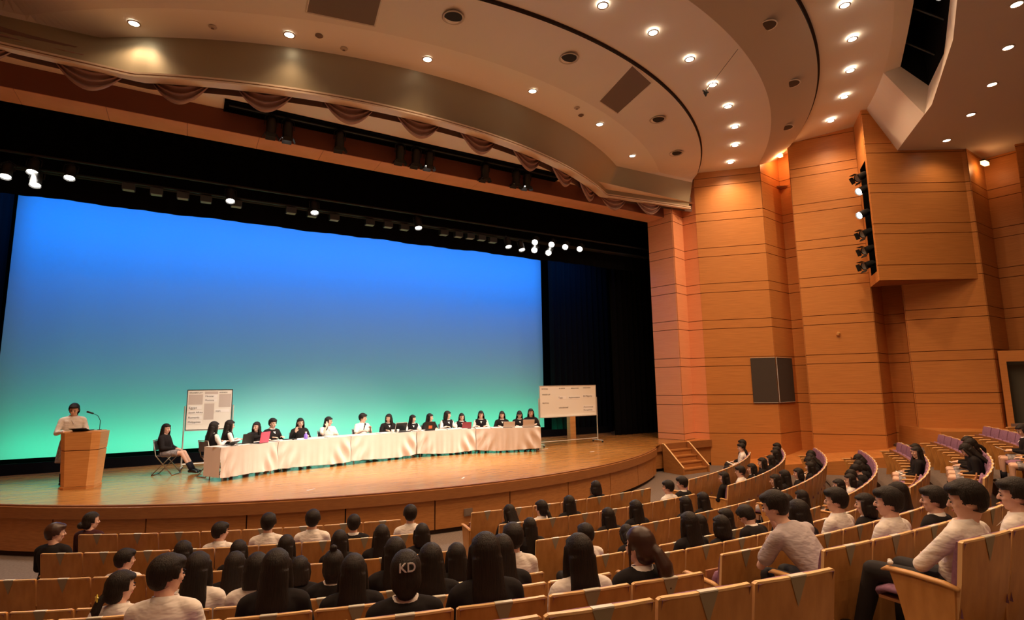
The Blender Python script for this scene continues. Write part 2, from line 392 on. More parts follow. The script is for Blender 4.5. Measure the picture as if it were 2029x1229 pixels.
e2 = circ_curve((7.08, 19.78), 14.13, 11.1); fF = circ_curve((5.64, 23.14), 19.44, 11.4)
NC0 = max(i for i in range(NA+1) if math.degrees(AZ[i]) <= 56.35)+1
# the crease never crosses in front of the band top
crz0 = crz; crz = [p if (Vector(p[:2])-O).length > (Vector(q[:2])-O).length+.02 else push([(q[0], q[1], 10.2)], .02)[0] for p, q in zip(crz, top)]
e1 = [p if i >= NC0 or (Vector(p[:2])-O).length > (Vector(q[:2])-O).length+.02 else push([(q[0], q[1], 10.4)], .02)[0] for i, (p, q) in enumerate(zip(e1, crz))]
ce = struct(empty('ceiling', (0, 0, 0)))
def surf(name, rows, mt, smooth=True, parent=None):
    m = MB(); m.grid(rows); o = link(name, m.mesh(name, mt, smooth, fix=False), parent or ce); return o
NC = max(i for i in range(NA+1) if math.degrees(AZ[i]) <= 56.35)+1   # the fascia ends at the first pier
surf('fascia', [q_[:NC] for q_ in [push(dz(rim, 9.2), -.07), top]], M_BAND, True)
surf('lip', [q_[:NC] for q_ in [push(dz(rim, 9.1), -.25), dz(rim, 9.1), dz(rim, 9.14), push(dz(rim, 9.14), -.035)]], M_LIP, False)
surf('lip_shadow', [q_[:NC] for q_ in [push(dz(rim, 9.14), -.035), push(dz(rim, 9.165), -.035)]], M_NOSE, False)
surf('lip', [q_[:NC] for q_ in [push(dz(rim, 9.165), -.035), push(dz(rim, 9.165), 0), push(dz(rim, 9.2), 0), push(dz(rim, 9.2), -.075)]], M_LIP, False)
surf('soffit', [q_[:NC] for q_ in [top, crz]], M_CEIL_LIT, False)
surf('cloud', [q_[:NC] for q_ in [crz, e1]], M_CEIL, False)
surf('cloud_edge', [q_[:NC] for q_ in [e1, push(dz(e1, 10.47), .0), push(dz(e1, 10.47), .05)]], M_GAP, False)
surf('soffit', [push(dz(e1, 10.475), -.1), push(dz(cd, 10.475), 0)], M_CEIL, False)
surf('cloud', [dz(cd, 10.475), e2], M_CEIL_DIM, False)
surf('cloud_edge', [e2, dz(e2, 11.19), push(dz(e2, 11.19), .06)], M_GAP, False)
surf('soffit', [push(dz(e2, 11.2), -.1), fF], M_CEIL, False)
# beam slot: bevel, dark hole, sloping face, rear ceiling
hA = [(-20, 5.2), (4, 2.9), (10.5, 3.9), (13.99, 5.15), (15.22, 5.82), (16.68, 6.64), (20, 8.6)]
hB = [(-20, 4.2), (4, 2.0), (10.2, 2.95), (13.54, 4.35), (15.66, 5.28), (17.15, 6.24), (20.5, 8.4)]
gB = [(-20, 3.0), (4, 1.3), (9.7, 2.6), (12.31, 3.85), (13.72, 4.45), (16.56, 6.0), (18.45, 7.51), (21.4, 9.8)]
hA = poly_curve(hA, 11.5); hB = poly_curve(hB, 10.8); gB = poly_curve(gB, 10.0)
i_end = min(range(NA+1), key=lambda i: abs(math.degrees(AZ[i])-math.degrees(math.atan2(16.68-5.5, 20-6.64))))
surf('bevel', [fF[:i_end+1], hA[:i_end+1]], M_CEIL, False)
surf('sloping_face', [hB[:i_end+1], gB[:i_end+1]], M_CEIL, False)
# end of the slot
P0, P1, P2, P3 = fF[i_end], hA[i_end], hB[i_end], gB[i_end]
m = MB(); m.quad(P0, P1, P2, P3); link('slot_end', m.mesh('slot_end', M_CEIL, fix=False), ce)
i_fin = max(i for i in range(NA+1) if math.degrees(AZ[i]) <= 51)
m = MB(); m.grid([fF[i_end:i_fin], gB[i_end:i_fin]]); link('sloping_face', m.mesh('sf2', M_CEIL, fix=False), ce)
up_ = lambda cv, h: [(p[0], p[1], p[2]+h) for p in cv]
m = MB(); m.grid([hA[:i_end+1], up_(hA[:i_end+1], 1.2)]); m.grid([hB[:i_end+1], up_(hB[:i_end+1], 1.9)]); m.grid([up_(hA[:i_end+1], 1.2), up_(hB[:i_end+1], 1.9)]); m.quad(P1, (P1[0], P1[1], P1[2]+1.2), (P2[0], P2[1], P2[2]+1.9), P2)
link('light_slot', m.mesh('light_slot', M_HOLE, fix=False), ce)
for t in (0.12, .34, .56, .8):
    i = int(i_end*(1-t*.22)); m = MB(); m.tube([Vector(hA[i])+Vector((0, 0, .25)), Vector(hB[i])+Vector((0, 0, .4))], .03, 6); link('slot_bar', m.mesh('bar', M_DARK), ce)
rear = [(p[0], -6.2, 10.0) if p[1] > -6.2 else p for p in gB]
far = []
for a in AZ:
    d = Vector((math.sin(a), -math.cos(a))); far.append((O.x+d.x*30, O.y+d.y*30, 10.0))
surf('rear_soffit', [gB, far], M_CEIL_DIM, False)

# swagged valance behind the rim
vb = push(dz(rim, 9.1), -.42); cen = Vector((4.46, 25.35))
root = empty('swag_valance', (5, 12, 9.3)); tag(root, 'brown velvet swag valance festooned under the curved ceiling fascia', 'valance')
root.location = (0, 0, 0)
m = MB(); m.grid([[(p[0], p[1], 9.6) for p in vb], [(p[0], p[1], 9.05) for p in vb]]); link('valance_band', m.mesh('vband', M_VAL, fix=False), root)
def at_az(cv, x):
    k = min(range(len(cv)), key=lambda i: abs(cv[i][0]-x)); return Vector(cv[k]), Vector(cv[min(k+1, len(cv)-1)])-Vector(cv[max(k-1, 0)])
vb2 = push(dz(rim, 9.1), -.36)
sw_x = [-2.05, -.45, 1.18, 2.85, 4.5, 6.15, 7.8, 9.4, 10.9, 12.3, 13.7, -3.7]
for x in sw_x:
    p, t = at_az(vb2, x); t.z = 0; t.normalize(); nrm = Vector((t.y, -t.x, 0)); nrm = nrm if nrm.y < 0 else -nrm
    hw, dep = .74, .35; m = MB(); rows = []
    nU, nV = 18, 44
    for v in range(nV+1):
        f = v/nV; row = []
        for u in range(nU+1):
            s = 2*u/nU-1
            wdt = hw*(1-.10*f); sag = (dep+.22)*f*(1-s*s)**.95
            z = 9.42-.16*f-sag-(.0 if f < 1 else 0)+(.30*abs(s)**1.4*(f))*.4
            fold = .055*math.sin(f*math.pi*9)*(1-abs(s)**2*.5)+.06*(1-s*s)
            row.append(p+t*(s*wdt)+nrm*fold+Vector((0, 0, z-p.z)))
        rows.append(row)
    m.grid(rows); link('swag', m.mesh('swag', M_SWAG, True, fix=False), root)

# ---- ceiling fittings
def dn_mesh():
    m = MB(); m.lathe([(.075, .0), (.105, .0), (.105, -.012), (.08, -.012)], 20, cap=False); a = m.mesh('dl_ring', M_RIM, True)
    m = MB(); m.lathe([(.001, -.016), (.05, -.016), (.082, -.004), (.082, .03)], 20, cap=False); b = m.mesh('dl_lens', M_LAMP, True, fix=False)
    return a, b
DR, DLn = dn_mesh()
LD = bpy.data.lights.new('downlight', 'SPOT'); LD.energy = P_DOWN*1.45; LD.color = WARM; LD.spot_size = R(150); LD.spot_blend = 1; LD.shadow_soft_size = .09
LA = bpy.data.lights.new('downlight_soffit', 'SPOT'); LA.energy = P_DOWN*.30; LA.color = WARM; LA.spot_size = R(118); LA.spot_blend = 1; LA.shadow_soft_size = .15
LE = bpy.data.lights.new('downlight_side', 'SPOT'); LE.energy = P_DOWN*.34; LE.color = WARM; LE.spot_size = R(140); LE.spot_blend = 1; LE.shadow_soft_size = .1
LB = bpy.data.lights.new('downlight_added', 'SPOT'); LB.energy = P_ADDED; LB.color = WARM; LB.spot_size = R(150); LB.spot_blend = 1; LB.shadow_soft_size = .2
ORD = ['first', 'second', 'third', 'fourth', 'fifth', 'sixth', 'seventh', 'eighth', 'ninth', 'tenth', 'eleventh', 'twelfth', 'thirteenth', 'fourteenth', 'fifteenth', 'sixteenth', 'seventeenth', 'eighteenth']
def ceil_z(x, y):
    r = (Vector((x, y))-O).length; k = min(range(NA+1), key=lambda i: abs(AZ[i]-math.atan2(x-O.x, O.y-y)))
    cs = [top, crz, e1, dz(cd, 10.475), e2, fF]
    L_ = [((Vector(c[k][:2])-O).length, c[k][2]) for c in cs]
    for (ra, za), (rb, zb) in zip(L_, L_[1:]):
        if ra <= r <= rb: return za+(zb-za)*(r-ra)/max(rb-ra, 1e-6)
    return 10.0
def downlight(x, y, z, label, lamp=LD, s=1.0):
    o = empty('ceiling_downlight', (x, y, z)); tag(o, label, 'ceiling light', 'recessed ceiling downlights'); o.scale = (s, s, s)
    link('rim', DR, o); link('lens', DLn, o)
    l = bpy.data.objects.new('lamp', lamp); COL.objects.link(l); l.parent = o; l.location = (0, 0, -.08)
sets = [([(-1.31, 12.55), (1.45, 11.4), (4.29, 10.81), (7.11, 10.8), (9.75, 11.37), (12.08, 12.54)], 'small downlight in the soffit above the curved fascia, {} from podium side'),
        ([(6.86, 7.76), (8.39, 7.89), (9.88, 8.19), (11.29, 8.68), (12.59, 9.23), (13.82, 9.95), (14.92, 10.78), (15.97, 11.77)], 'bright downlight in the middle ceiling strip, {} along the curve towards the proscenium'),
        ([(12.37, 5.86), (13.82, 6.46), (15.22, 7.25), (16.53, 8.12), (17.68, 9.17)], 'bright downlight in the strip beyond the dark cloud edge, {} towards the wall'),
        ([(13.47, 3.32), (15.12, 3.97), (16.71, 4.78), (18.14, 5.72), (19.48, 6.8)], 'bright downlight in the ceiling behind the beam slot, {} towards the wall')]
for pts, lab in sets:
    for i, (x, y) in enumerate(pts): downlight(x, y, ceil_z(x, y)-.002, lab.format(ORD[i]), LA if 'soffit' in lab else LE if 'beam slot' in lab else LD, s=1.15)
# unseen downlights added overhead to brighten the ceiling and the audience
for i, (x, y) in enumerate([(4.6, 7.9), (1.8, 8.2), (-1, 9), (10.5, 5.2), (7.5, 4.9), (4.4, 5), (1.2, 5.3), (-2, 6), (9, 1.2), (5.5, .6), (2, .6), (-1.5, 1), (11, -2), (7, -3), (3, -3), (-1, -3), (15.5, .5), (19, 2), (17, -2)]):
    downlight(x, y, ceil_z(x, y)-.002, 'unseen round downlight added for light over the stalls, {} of the further ones'.format((ORD+['nineteenth'])[i]), LB if i < 5 else LD if i < 16 else LA)
def disc_fit(x, y, name, label, cat, prof, mt, prof2=None, mt2=None, tilt=None):
    z = ceil_z(x, y); o = empty(name, (x, y, z-.005)); tag(o, label, cat)
    m = MB(); m.lathe(prof, 28, cap=False); link('rim', m.mesh('rim', mt, True, fix=False), o)
    if prof2: m = MB(); m.lathe(prof2, 28, cap=False); link('throat', m.mesh('throat', mt2, True, fix=False), o)
    return o
for i, (x, y) in enumerate([(4.3, 9.43), (7.22, 9.41), (11.21, 10.55), (13.42, 11.92)]):
    disc_fit(x, y, 'air_nozzle', 'dark round air nozzle above the curved fascia, {} from the podium side'.format(ORD[i]), 'air vent', [(.21, .0), (.23, -.02), (.2, -.03), (.18, .0)], M_RIM, [(.19, -.004), (.12, -.012), (.001, -.012)], mat('throat', (.03, .025, .02), .7))
for i, (x, y) in enumerate([(10.84, 6.78), (13.61, 7.96), (15.8, 9.55)]):
    disc_fit(x, y, 'air_nozzle', 'dull round air nozzle in the dark sloping cloud, {} towards the wall'.format(ORD[i]), 'air vent', [(.20, .0), (.21, -.02), (.19, -.025), (.17, .0)], M_CEIL, [(.18, -.02), (.12, -.03), (.001, -.03)], mat('throat2', (.08, .06, .045), .7))
for i, (x, y, dk) in enumerate([(.06, 11.9, 0), (2.55, 11.3, 0), (8.62, 10.95, 0), (2.0, 11.15, 1), (8.95, 11.2, 1)]):
    disc_fit(x, y, 'sprinkler' if not dk else 'smoke_detector', ('small pale sprinkler disc in the soffit, {} from podium side' if not dk else 'small dark-ringed detector in the soffit, {} from podium side').format(ORD[i if not dk else i-3]), 'ceiling fitting', [(.001, -.03), (.05, -.025), (.08, 0)], M_RIM if not dk else M_GRILLE, [(.03, -.032), (.001, -.04)], M_GRILLE)
for q, lab in (([(1.6, 9.6), (2.85, 9.45), (2.95, 10.36), (1.64, 10.62)], 'large square speaker grille in the ceiling over the stage front'), ([(8.8, 8.99), (9.77, 9.32), (9.87, 10.73), (8.98, 10.46)], 'long rectangular brown ceiling grille next to the cloud edge')):
    q = [Vector((x, y)) for x, y in q]
    m = MB(); c_ = sum(q, Vector((0, 0)))/4
    top_ = [Vector((p.x, p.y, ceil_z(p.x, p.y)-.012)) for p in q]; m.poly(top_)
    o = link('ceiling_grille', m.mesh('grille', M_GRILLE, fix=False)); tag(o, lab, 'grille')
    m = MB()
    for i in range(4):
        a, b = top_[i], top_[(i+1) % 4]; m.tube([a, b], .018, 4)
    link('frame', m.mesh('gframe', M_CEIL), o)
# hanging microphone
o = empty('hanging_microphone', (10.0, 7.9, 9.5)); tag(o, 'small dark microphone hanging on a thin wire from the ceiling', 'microphone')
m = MB(); m.tube([(0, 0, 0), (.6, -.5, .97)], .006, 5); link('wire', m.mesh('wire', M_DARK), o)
m = MB(); m.tube([(0, 0, .03), (0, 0, -.03), (.0, 0, -.12)], [.04, .05, .012], 10); m.tube([(-.09, 0, 0), (.09, 0, 0)], .02, 6); link('body', m.mesh('micbody', M_DARK), o)

# ---- side light box on the third pier
bx = empty('light_box', (19.0, 7.6, 5.83)); tag(bx, 'projecting wood-panelled light box high on the side wall', 'light box'); bx.location = (0, 0, 0); bx.name = 'wall_light_box'; bx['kind'] = 'structure'
A_, B_ = Vector((18.12, 8.46)), Vector((20.72, 6.88)); d = (B_-A_).normalized(); nrm = Vector((d.y, -d.x))
for za, zb in zip([5.83]+GZ[9:], GZ[9:]):
    if zb-za < .03: continue
    m = MB(); p = [A_, B_, B_+nrm*.03, A_+nrm*.03]; m.prism([(q.x, q.y) for q in p], za+.01, min(zb, 12)-.01); link('panel', m.mesh('box_panel', M_WALL), bx)
m = MB(); m.prism([tuple(A_), tuple(B_), (20.74, 6.80), (19.69, 8.52), (19.13, 9.2)], 5.83, 5.87); link('underside', m.mesh('under', mat('underside wood', (.3, .11, .04), .6)), bx)
m = MB(); m.quad((*(A_-nrm*.02), 5.84), (*(B_-nrm*.02), 5.84), (*(B_-nrm*.02), 12), (*(A_-nrm*.02), 12)); m.quad((*B_, 5.84), (20.74, 6.8, 5.84), (20.74, 6.8, 12), (*B_, 12)); link('core', m.mesh('bcore', M_WALL, fix=False), bx)
Sd, Ed = A_, Vector((19.13, 9.21)); dd = (Ed-Sd)
m = MB()
def bandq(t0, t1, z0, z1, mt=None):
    a, b = Sd+dd*t0, Sd+dd*t1; m.quad((*a, z0), (*b, z0), (*b, z1), (*a, z1))
bandq(0, .1, 5.83, 12); bandq(.75, 1, 5.83, 12); bandq(.1, .75, 5.83, 6.15); bandq(.1, .75, 9.75, 12); link('side_face', m.mesh('sface', M_WALL, fix=False), bx)
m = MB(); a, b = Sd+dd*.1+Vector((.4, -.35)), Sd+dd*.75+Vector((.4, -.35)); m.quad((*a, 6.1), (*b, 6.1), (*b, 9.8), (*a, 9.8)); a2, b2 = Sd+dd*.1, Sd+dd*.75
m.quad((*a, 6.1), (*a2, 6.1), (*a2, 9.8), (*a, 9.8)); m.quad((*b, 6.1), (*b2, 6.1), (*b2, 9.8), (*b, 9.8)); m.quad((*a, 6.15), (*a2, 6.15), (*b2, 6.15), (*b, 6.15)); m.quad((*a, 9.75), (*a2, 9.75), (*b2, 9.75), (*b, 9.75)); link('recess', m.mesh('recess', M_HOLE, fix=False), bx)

# ---- theatre spotlights
def spot_meshes():
    m = MB(); m.lathe([(.001, -.22), (.06, -.22), (.1, -.17), (.115, -.05), (.115, .17), (.12, .18), (.12, .2)], 16, cap=False); body = m.mesh('can', M_DARK, True)
    m = MB(); m.lathe([(.001, .165), (.105, .17)], 16, cap=False); lens = m.mesh('glass', M_GLASS, fix=False)
    m = MB(); m.tube([(-.14, 0, 0), (-.14, 0, -.2), (0, 0, -.3), (.14, 0, -.2), (.14, 0, 0)], .012, 5); yoke = m.mesh('yoke', M_DARK)
    ds = []
    for k in range(4):
        m = MB(); Mx = Matrix.Rotation(math.pi/2*k, 4, 'Z') @ Matrix.Translation((0, .125, .19)) @ Matrix.Rotation(-.5, 4, 'X'); m.box(-.11, .11, -.003, .003, 0, .12, Mx); ds.append(m.mesh('door', M_DARK))
    return body, lens, yoke, ds
SB, SLn, SY, SDs = spot_meshes()
SPD = {}
def spotlight(pos, target, lit, label, power=0, doors=True, size=25, sc=1.0, col=(1, .9, .78), grp=None):
    pos, target = Vector(pos), Vector(target); q = (target-pos).to_track_quat('Z', 'Y')
    o = empty('stage_spotlight', pos); o.rotation_mode = 'QUATERNION'; o.rotation_quaternion = q; o.scale = (sc,)*3; tag(o, label, 'spotlight', grp)
    link('housing', SB, o); l = link('lens', SLn, o, mat=M_LAMPW if lit else M_GLASS); link('yoke', SY, o)
    if doors:
        for dmesh in SDs: link('barn_door', dmesh, o)
    if power:
        key = (power, size, col); 
        if key not in SPD:
            L_ = bpy.data.lights.new('spot', 'SPOT'); L_.energy = power; L_.spot_size = R(size); L_.spot_blend = .6; L_.color = col; L_.shadow_soft_size = .12; SPD[key] = L_
        a = bpy.data.objects.new('lamp', SPD[key]); COL.objects.link(a); a.parent = o; a.location = (0, 0, .22); a.rotation_euler = (math.pi, 0, 0)
    return o
GS = 'spotlights hanging on the pipe under the header'
for i, (x, z, lit) in enumerate([(1.41, 8.95, 0), (1.78, 8.93, 1), (3.01, 8.95, 0), (4.6, 8.94, 0), (5.05, 8.93, 0), (5.43, 8.94, 1), (7.17, 8.93, 0), (8.23, 8.94, 0), (8.61, 8.93, 1)]):
    spotlight((x, 13.5, z+.08), (x+.05, 14.3, 4.0), lit, ('lit' if lit else 'unlit')+' black spotlight on the pipe below the header, {} from the podium side'.format(ORD[i]), P_STAGE*.5 if lit else 0, size=60)
fly = [(-3.48, 8.25, 1), (-3.4, 7.94, 1), (-2.77, 8.24, 1), (.79, 8.23, 1), (3.06, 8.24, 1), (6.37, 8.22, 1), (9.83, 7.99, 1), (10.4, 7.94, 1), (11.02, 7.92, 1), (11.05, 8.23, 1), (11.66, 7.89, 1), (11.81, 8.23, 1), (12.46, 8.21, 1), (13.17, 8.21, 1), (-3.95, 8.05, 1)]
for i, (x, z, lit) in enumerate(fly):
    x, z = x*15.1/16.8, 2.79+(z-2.79)*15.1/16.8
    big = x > 9.5
    spotlight((x, 15.1, z), (x*.35+1.0 if big else x, 12.6 if not big else 9.5, 1.0), lit, 'lit lamp high above the stage in the dark flies, {} of that batten'.format(ORD[i]), P_STAGE*.16 if (i % 2 == 0) else 0, doors=False, size=60, sc=.9)
for i, (x, z) in enumerate([(-1.56, 7.97), (-.95, 7.95), (-.35, 7.94), (.2, 7.93), (.95, 7.92), (2.4, 7.95), (3.0, 7.94), (3.65, 7.92), (4.75, 7.92), (5.35, 7.93), (5.9, 7.92), (7.3, 7.93), (7.85, 7.93), (8.3, 7.93), (8.75, 7.93), (9.2, 7.9)]):
    x, z = x*15.35/16.8, 2.79+(z-2.79)*15.35/16.8
    o = empty('border_lamp', (x, 15.35, z)); tag(o, 'small unlit border lamp above the backdrop, {} from the podium side'.format(ORD[i]), 'stage lamp')
    m = MB(); m.box(-.13, .13, -.09, .09, .01, .16); link('housing', m.mesh('bh', M_DARK), o)
    m = MB(); m.box(-.11, .11, -.075, .075, 0, .01); link('glass', m.mesh('bg', mat('filter glass', (.3+.1*random.random(), .36, .28), .3)), o)
for i, (y, z) in enumerate([(15.1, 7.95), (15.35, 7.72), (15.6, 7.75)]):
    m = MB(); m.tube([(-6.5, y, z), (15.5, y, z)], .03, 8); o = link('lighting_batten', m.mesh('batten', M_DARK)); tag(o, ['long black lighting pipe carrying the lit stage lamps', 'long black pipe carrying the small border lamps', 'long black pipe just in front of the backdrop border'][i], 'pipe')
for i, (x, y, z, lit) in enumerate([(18.42, 8.78, 9.35, 0), (18.34, 8.74, 8.88, 1), (18.52, 8.80, 8.92, 1), (18.36, 8.80, 8.10, 1), (18.5, 8.84, 7.5, 0), (18.5, 8.84, 6.95, 0), (18.45, 8.86, 6.45, 0)]):
    spotlight((x, y, z), (5.0, 14.5, 1.6), lit, ('lit' if lit else 'unlit')+' black spotlight in the side-wall light box, {} from the top'.format(ORD[i]), P_STAGE*1.1 if lit else 0, doors=not lit, size=22, sc=1.0)
spotlight((13.4, 4.35, 11.0), (4.5, 14.5, 1.6), 1, 'single lit spotlight inside the dark ceiling beam slot', P_STAGE*1.2, doors=False, size=24)
spotlight((7.5, 2.9, 10.9), (4.5, 14.5, 1.6), 1, 'lit spotlight further along the ceiling beam slot', P_STAGE*1.6, doors=False, size=28)
spotlight((1.0, 2.9, 10.9), (2.0, 14.8, 1.8), 1, 'lit spotlight at the podium end of the ceiling beam slot', P_STAGE*1.3, doors=False, size=24)

# cyclorama battens: real strip lights, hidden behind the border and the ground masking
def strip(name, x0, x1, y, z, ty, tz, power, col, h=.15, spread=180):
    L_ = bpy.data.lights.new(name, 'AREA'); L_.shape = 'RECTANGLE'; L_.size = x1-x0; L_.size_y = h; L_.energy = power; L_.color = col; L_.spread = R(spread)
    o = bpy.data.objects.new(name, L_); COL.objects.link(o); o.location = ((x0+x1)/2, y, z)
    dv = Vector((0, ty-y, tz-z)); o.rotation_mode = 'QUATERNION'; o.rotation_quaternion = dv.to_track_quat('-Z', 'Y'); return o
strip('blue_batten', -5.5, 13.8, 16.1, 8.6, 18.5, 6.5, P_BLUE, (.0, .235, 1.0), spread=110)
strip('green_batten', -4.5, 12.8, 17.62, .98, 18.5, 2.9, P_GREEN, (.0, 1.0, .40))

# cove lamps in the wall slots
for (x, y, z, lab) in ((18.15, 11.35, 11.0, 'orange glowing cove lamp at the top of the first wall slot'), (21.5, 6.6, 9.6, 'orange glowing cove lamp at the top of the far wall slot')):
    o = empty('cove_lamp', (x, y, z)); tag(o, lab, 'lamp'); m = MB(); m.box(-.16, .16, -.06, .06, -.05, .05); link('diffuser', m.mesh('cd', M_COVE), o)
    m = MB(); m.box(-.18, .18, -.07, .07, .05, .09); link('housing', m.mesh('ch', M_DARK), o)
    L_ = bpy.data.lights.new('cove', 'POINT'); L_.energy = 25 if z > 10 else 7; L_.color = (1, .5, .2); L_.shadow_soft_size = .1; l = bpy.data.objects.new('lamp', L_); COL.objects.link(l); l.parent = o; l.location = (-.1, -.1, -.15)

# grey cloth speaker wrapped round the first pier corner
sp_ = empty('wall_speaker', (17.29, 11.58, 2.85)); tag(sp_, 'dark grey cloth speaker panel wrapped round the corner of the first wall pier', 'speaker'); sp_.location = (0, 0, 0)
a = Vector((17.29, 11.58)); u1 = (Vector((15.71, 13.21))-a).normalized(); u2 = (Vector((18.75, 11.8))-a).normalized(); n1 = Vector((-.717, -.695)); n2 = Vector((.15, -.99))
for uu, nn, L_ in ((u1, n1, .78), (u2, n2, 1.15)):
    m = MB(); p, q = a+nn*.03, a+uu*L_+nn*.03; m.prism([tuple(p), tuple(q), tuple(q+nn*.03), tuple(p+nn*.03)], 2.12, 3.62); link('cloth_panel', m.mesh('spk', M_GREY), sp_)
m = MB(); p = a+(n1+n2)*.045; m.tube([(*p, 2.1), (*p, 3.64)], .014, 6)
for z in (2.11, 3.63):
    for uu, nn, L_ in ((u1, n1, .78), (u2, n2, 1.15)): m.tube([(*(a+nn*.06), z), (*(a+uu*L_+nn*.06), z)], .012, 5)
link('corner_trim', m.mesh('ctrim', M_ALU), sp_)
# brass knob on second pier
m = MB(); q = Vector((18.02, 10.91))*.5+Vector((19.13, 9.21))*.5; m.lathe([(.001, .09), (.05, .08), (.07, .03), (.03, 0)], 12, Matrix.Translation((q.x-.02, q.y-.015, 4.35)) @ Matrix.Rotation(R(-90), 4, 'Y') @ Matrix.Rotation(0, 4, 'Z')); o = link('brass_stud', m.mesh('knob', mat('brass', (.8, .45, .15), .35, metal=.6))); tag(o, 'small brass knob projecting from the second wall pier', 'fitting')

# wooden ramped plinth between the row ends and the wall
m = MB(); rs = [13.6, 14.3, 15.2, 16.3, 17.2, 17.9, 18.0, 18.6, 18.65, 19.5, 20.4, 21.3, 22.5]; zs = [.22, .28, .36, .48, .58, .68, .68, .70, 1.33, 1.33, 1.34, 1.36, 1.4]
rows = []
for r_, z in zip(rs, zs):
    rows.append([(*pol(r_, a), z) for a in (42.5, 46, 50, 55, 60)])
m.grid(rows); m.grid([[(p[0][0], p[0][1], p[0][2]) for p in rows], [(p[0][0], p[0][1], -.05) for p in rows]])
m.grid([[(*pol(13.6, a), .22) for a in (42.5, 46, 50, 55)], [(*pol(13.6, a), -.05) for a in (42.5, 46, 50, 55)]])
struct(link('floor_side_plinth', m.mesh('plinth', M_WALL, fix=False)))

# ================================================================== seats
def seat_meshes():
    D = {}
    prof = [(.0, .86), (.012, .76), (.03, .62), (.055, .48), (.085, .34), (.115, .2), (.13, .1)]
    W = .257; t = .022
    def xs(z): return W-(.018 if z > .855 else 0)
    m = MB(); rows_b, rows_f = [], []
    pf = [(.0, .86), (.0005, .852)]+prof[1:]
    for i, (y, z) in enumerate(pf):
        ww = W-.014 if i == 0 else W
        rows_b.append([(x, y-(.012*(1-(x/W)**2)), z) for x in (-ww, -ww*.5, 0, ww*.5, ww)])
        rows_f.append([(x, y+t-(.012*(1-(x/W)**2)), z) for x in (-ww, -ww*.5, 0, ww*.5, ww)])
    m.grid(rows_b); m.grid(rows_f)
    for a, b in zip(pf, pf[1:]):
        pass
    for j in (0, 4): m.grid([[r[j] for r in rows_b], [r[j] for r in rows_f]])
    m.grid([rows_b[-1], rows_f[-1]])
    D['back_shell'] = m.mesh('seat_back_shell', M_SEATW, False)
    m = MB(); m.grid([[(p[0], p[1]-.001, p[2]+.001) for p in rows_b[0]], [(p[0], p[1]+.001, p[2]+.001) for p in rows_f[0]]]); m.grid([[(p[0], p[1]-.0015, p[2]+.001) for p in rows_b[0]], [(p[0], p[1]-.0015, p[2]-.002) for p in rows_b[1]]])
    m.grid([[(r[0][0]-.001, r[0][1]-.001, r[0][2]) for r in rows_b], [(r[0][0]-.001, r[0][1]+.001, r[0][2]) for r in rows_f]]); D['edge'] = m.mesh('seat_edge', M_SEATE, fix=False)
    m = MB(); m.poly([(-.052, -.0145, .857), (.052, -.0145, .857), (0, .006-.0045, .715)]); D['inlay'] = m.mesh('seat_inlay', M_INLAY, fix=False)
    m = MB(); m.box(-.05, .05, -.016, t-.010, .858, .8645); D['number_plate'] = m.mesh('seat_plate', M_PLATE)
    m = MB(); rows = []
    for i in range(8):
        f = i/7; z = .85-.43*f; y0 = np.interp(z, [p[1] for p in prof[::-1]], [p[0] for p in prof[::-1]])+t-.008
        rows.append([(x, y0+.062*(1-.25*abs(x/.24)**4)*math.sin(math.pi*min(max(f*.92+.06, 0), 1))**.35, z) for x in (-.24, -.2, -.1, 0, .1, .2, .24)])
    m.grid(rows); m.grid([[(p[0], p[1]-.05, p[2]) for p in rows[0]], rows[0]]); 
    for j in (0, 6): m.grid([[r[j] for r in rows], [(r[j][0], r[j][1]-.05, r[j][2]) for r in rows]])
    D['upholstery'] = m.mesh('seat_uph', M_PURP, True, fix=False)
    m = MB(); m.tube([(0, .14, .40), (0, .16, .44), (0, .3, .455), (0, .50, .445), (0, .56, .42), (0, .56, .385)], [(.2, .03), (.232, .035), (.235, .04), (.235, .04), (.225, .035), (.2, .01)], 12, side=(1, 0, 0)); D['cushion_down'] = m.mesh('seat_cushion_down', M_PURP, True)
    m = MB(); m.tube([(0, .14, .36), (0, .13, .42), (0, .11, .52), (0, .10, .62), (0, .10, .67)], [(.2, .03), (.232, .035), (.235, .045), (.235, .04), (.2, .02)], 12, side=(1, 0, 0)); m.v = [(x, y+.06, z) for x, y, z in m.v]; D['cushion_up'] = m.mesh('seat_cushion_up', M_PURP, True)
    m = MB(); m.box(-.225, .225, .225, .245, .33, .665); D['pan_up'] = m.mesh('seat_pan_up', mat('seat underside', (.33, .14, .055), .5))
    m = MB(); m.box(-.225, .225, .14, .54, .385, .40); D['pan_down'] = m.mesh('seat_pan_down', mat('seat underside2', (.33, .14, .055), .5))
    m = MB(); m.tube([(0, .04, .585), (0, .12, .60), (0, .3, .605), (0, .44, .60), (0, .47, .585)], [(.022, .012), (.027, .016), (.028, .016), (.028, .016), (.02, .008)], 8, side=(1, 0, 0)); D['armrest'] = m.mesh('seat_arm', M_ARM, True)
    m = MB(); n = 0; pts = [(.1, 0), (.08, .3), (.06, .585), (.42, .59), (.38, .45), (.33, .2), (.36, 0)]; k = len(pts)
    m.v = [(-.014, y, z) for y, z in pts]+[(.014, y, z) for y, z in pts]; m.f = [tuple(range(k)), tuple(range(2*k-1, k-1, -1))]+[(i, (i+1) % k, k+(i+1) % k, k+i) for i in range(k)]
    D['side_panel'] = m.mesh('seat_side', M_SEATW)
    return D
SD = seat_meshes()
BL = {'L': 'podium-side block', 'C': 'centre block', 'R': 'wall-side block'}
def xang(x, r): return math.degrees(math.asin((x-C0.x)/r))
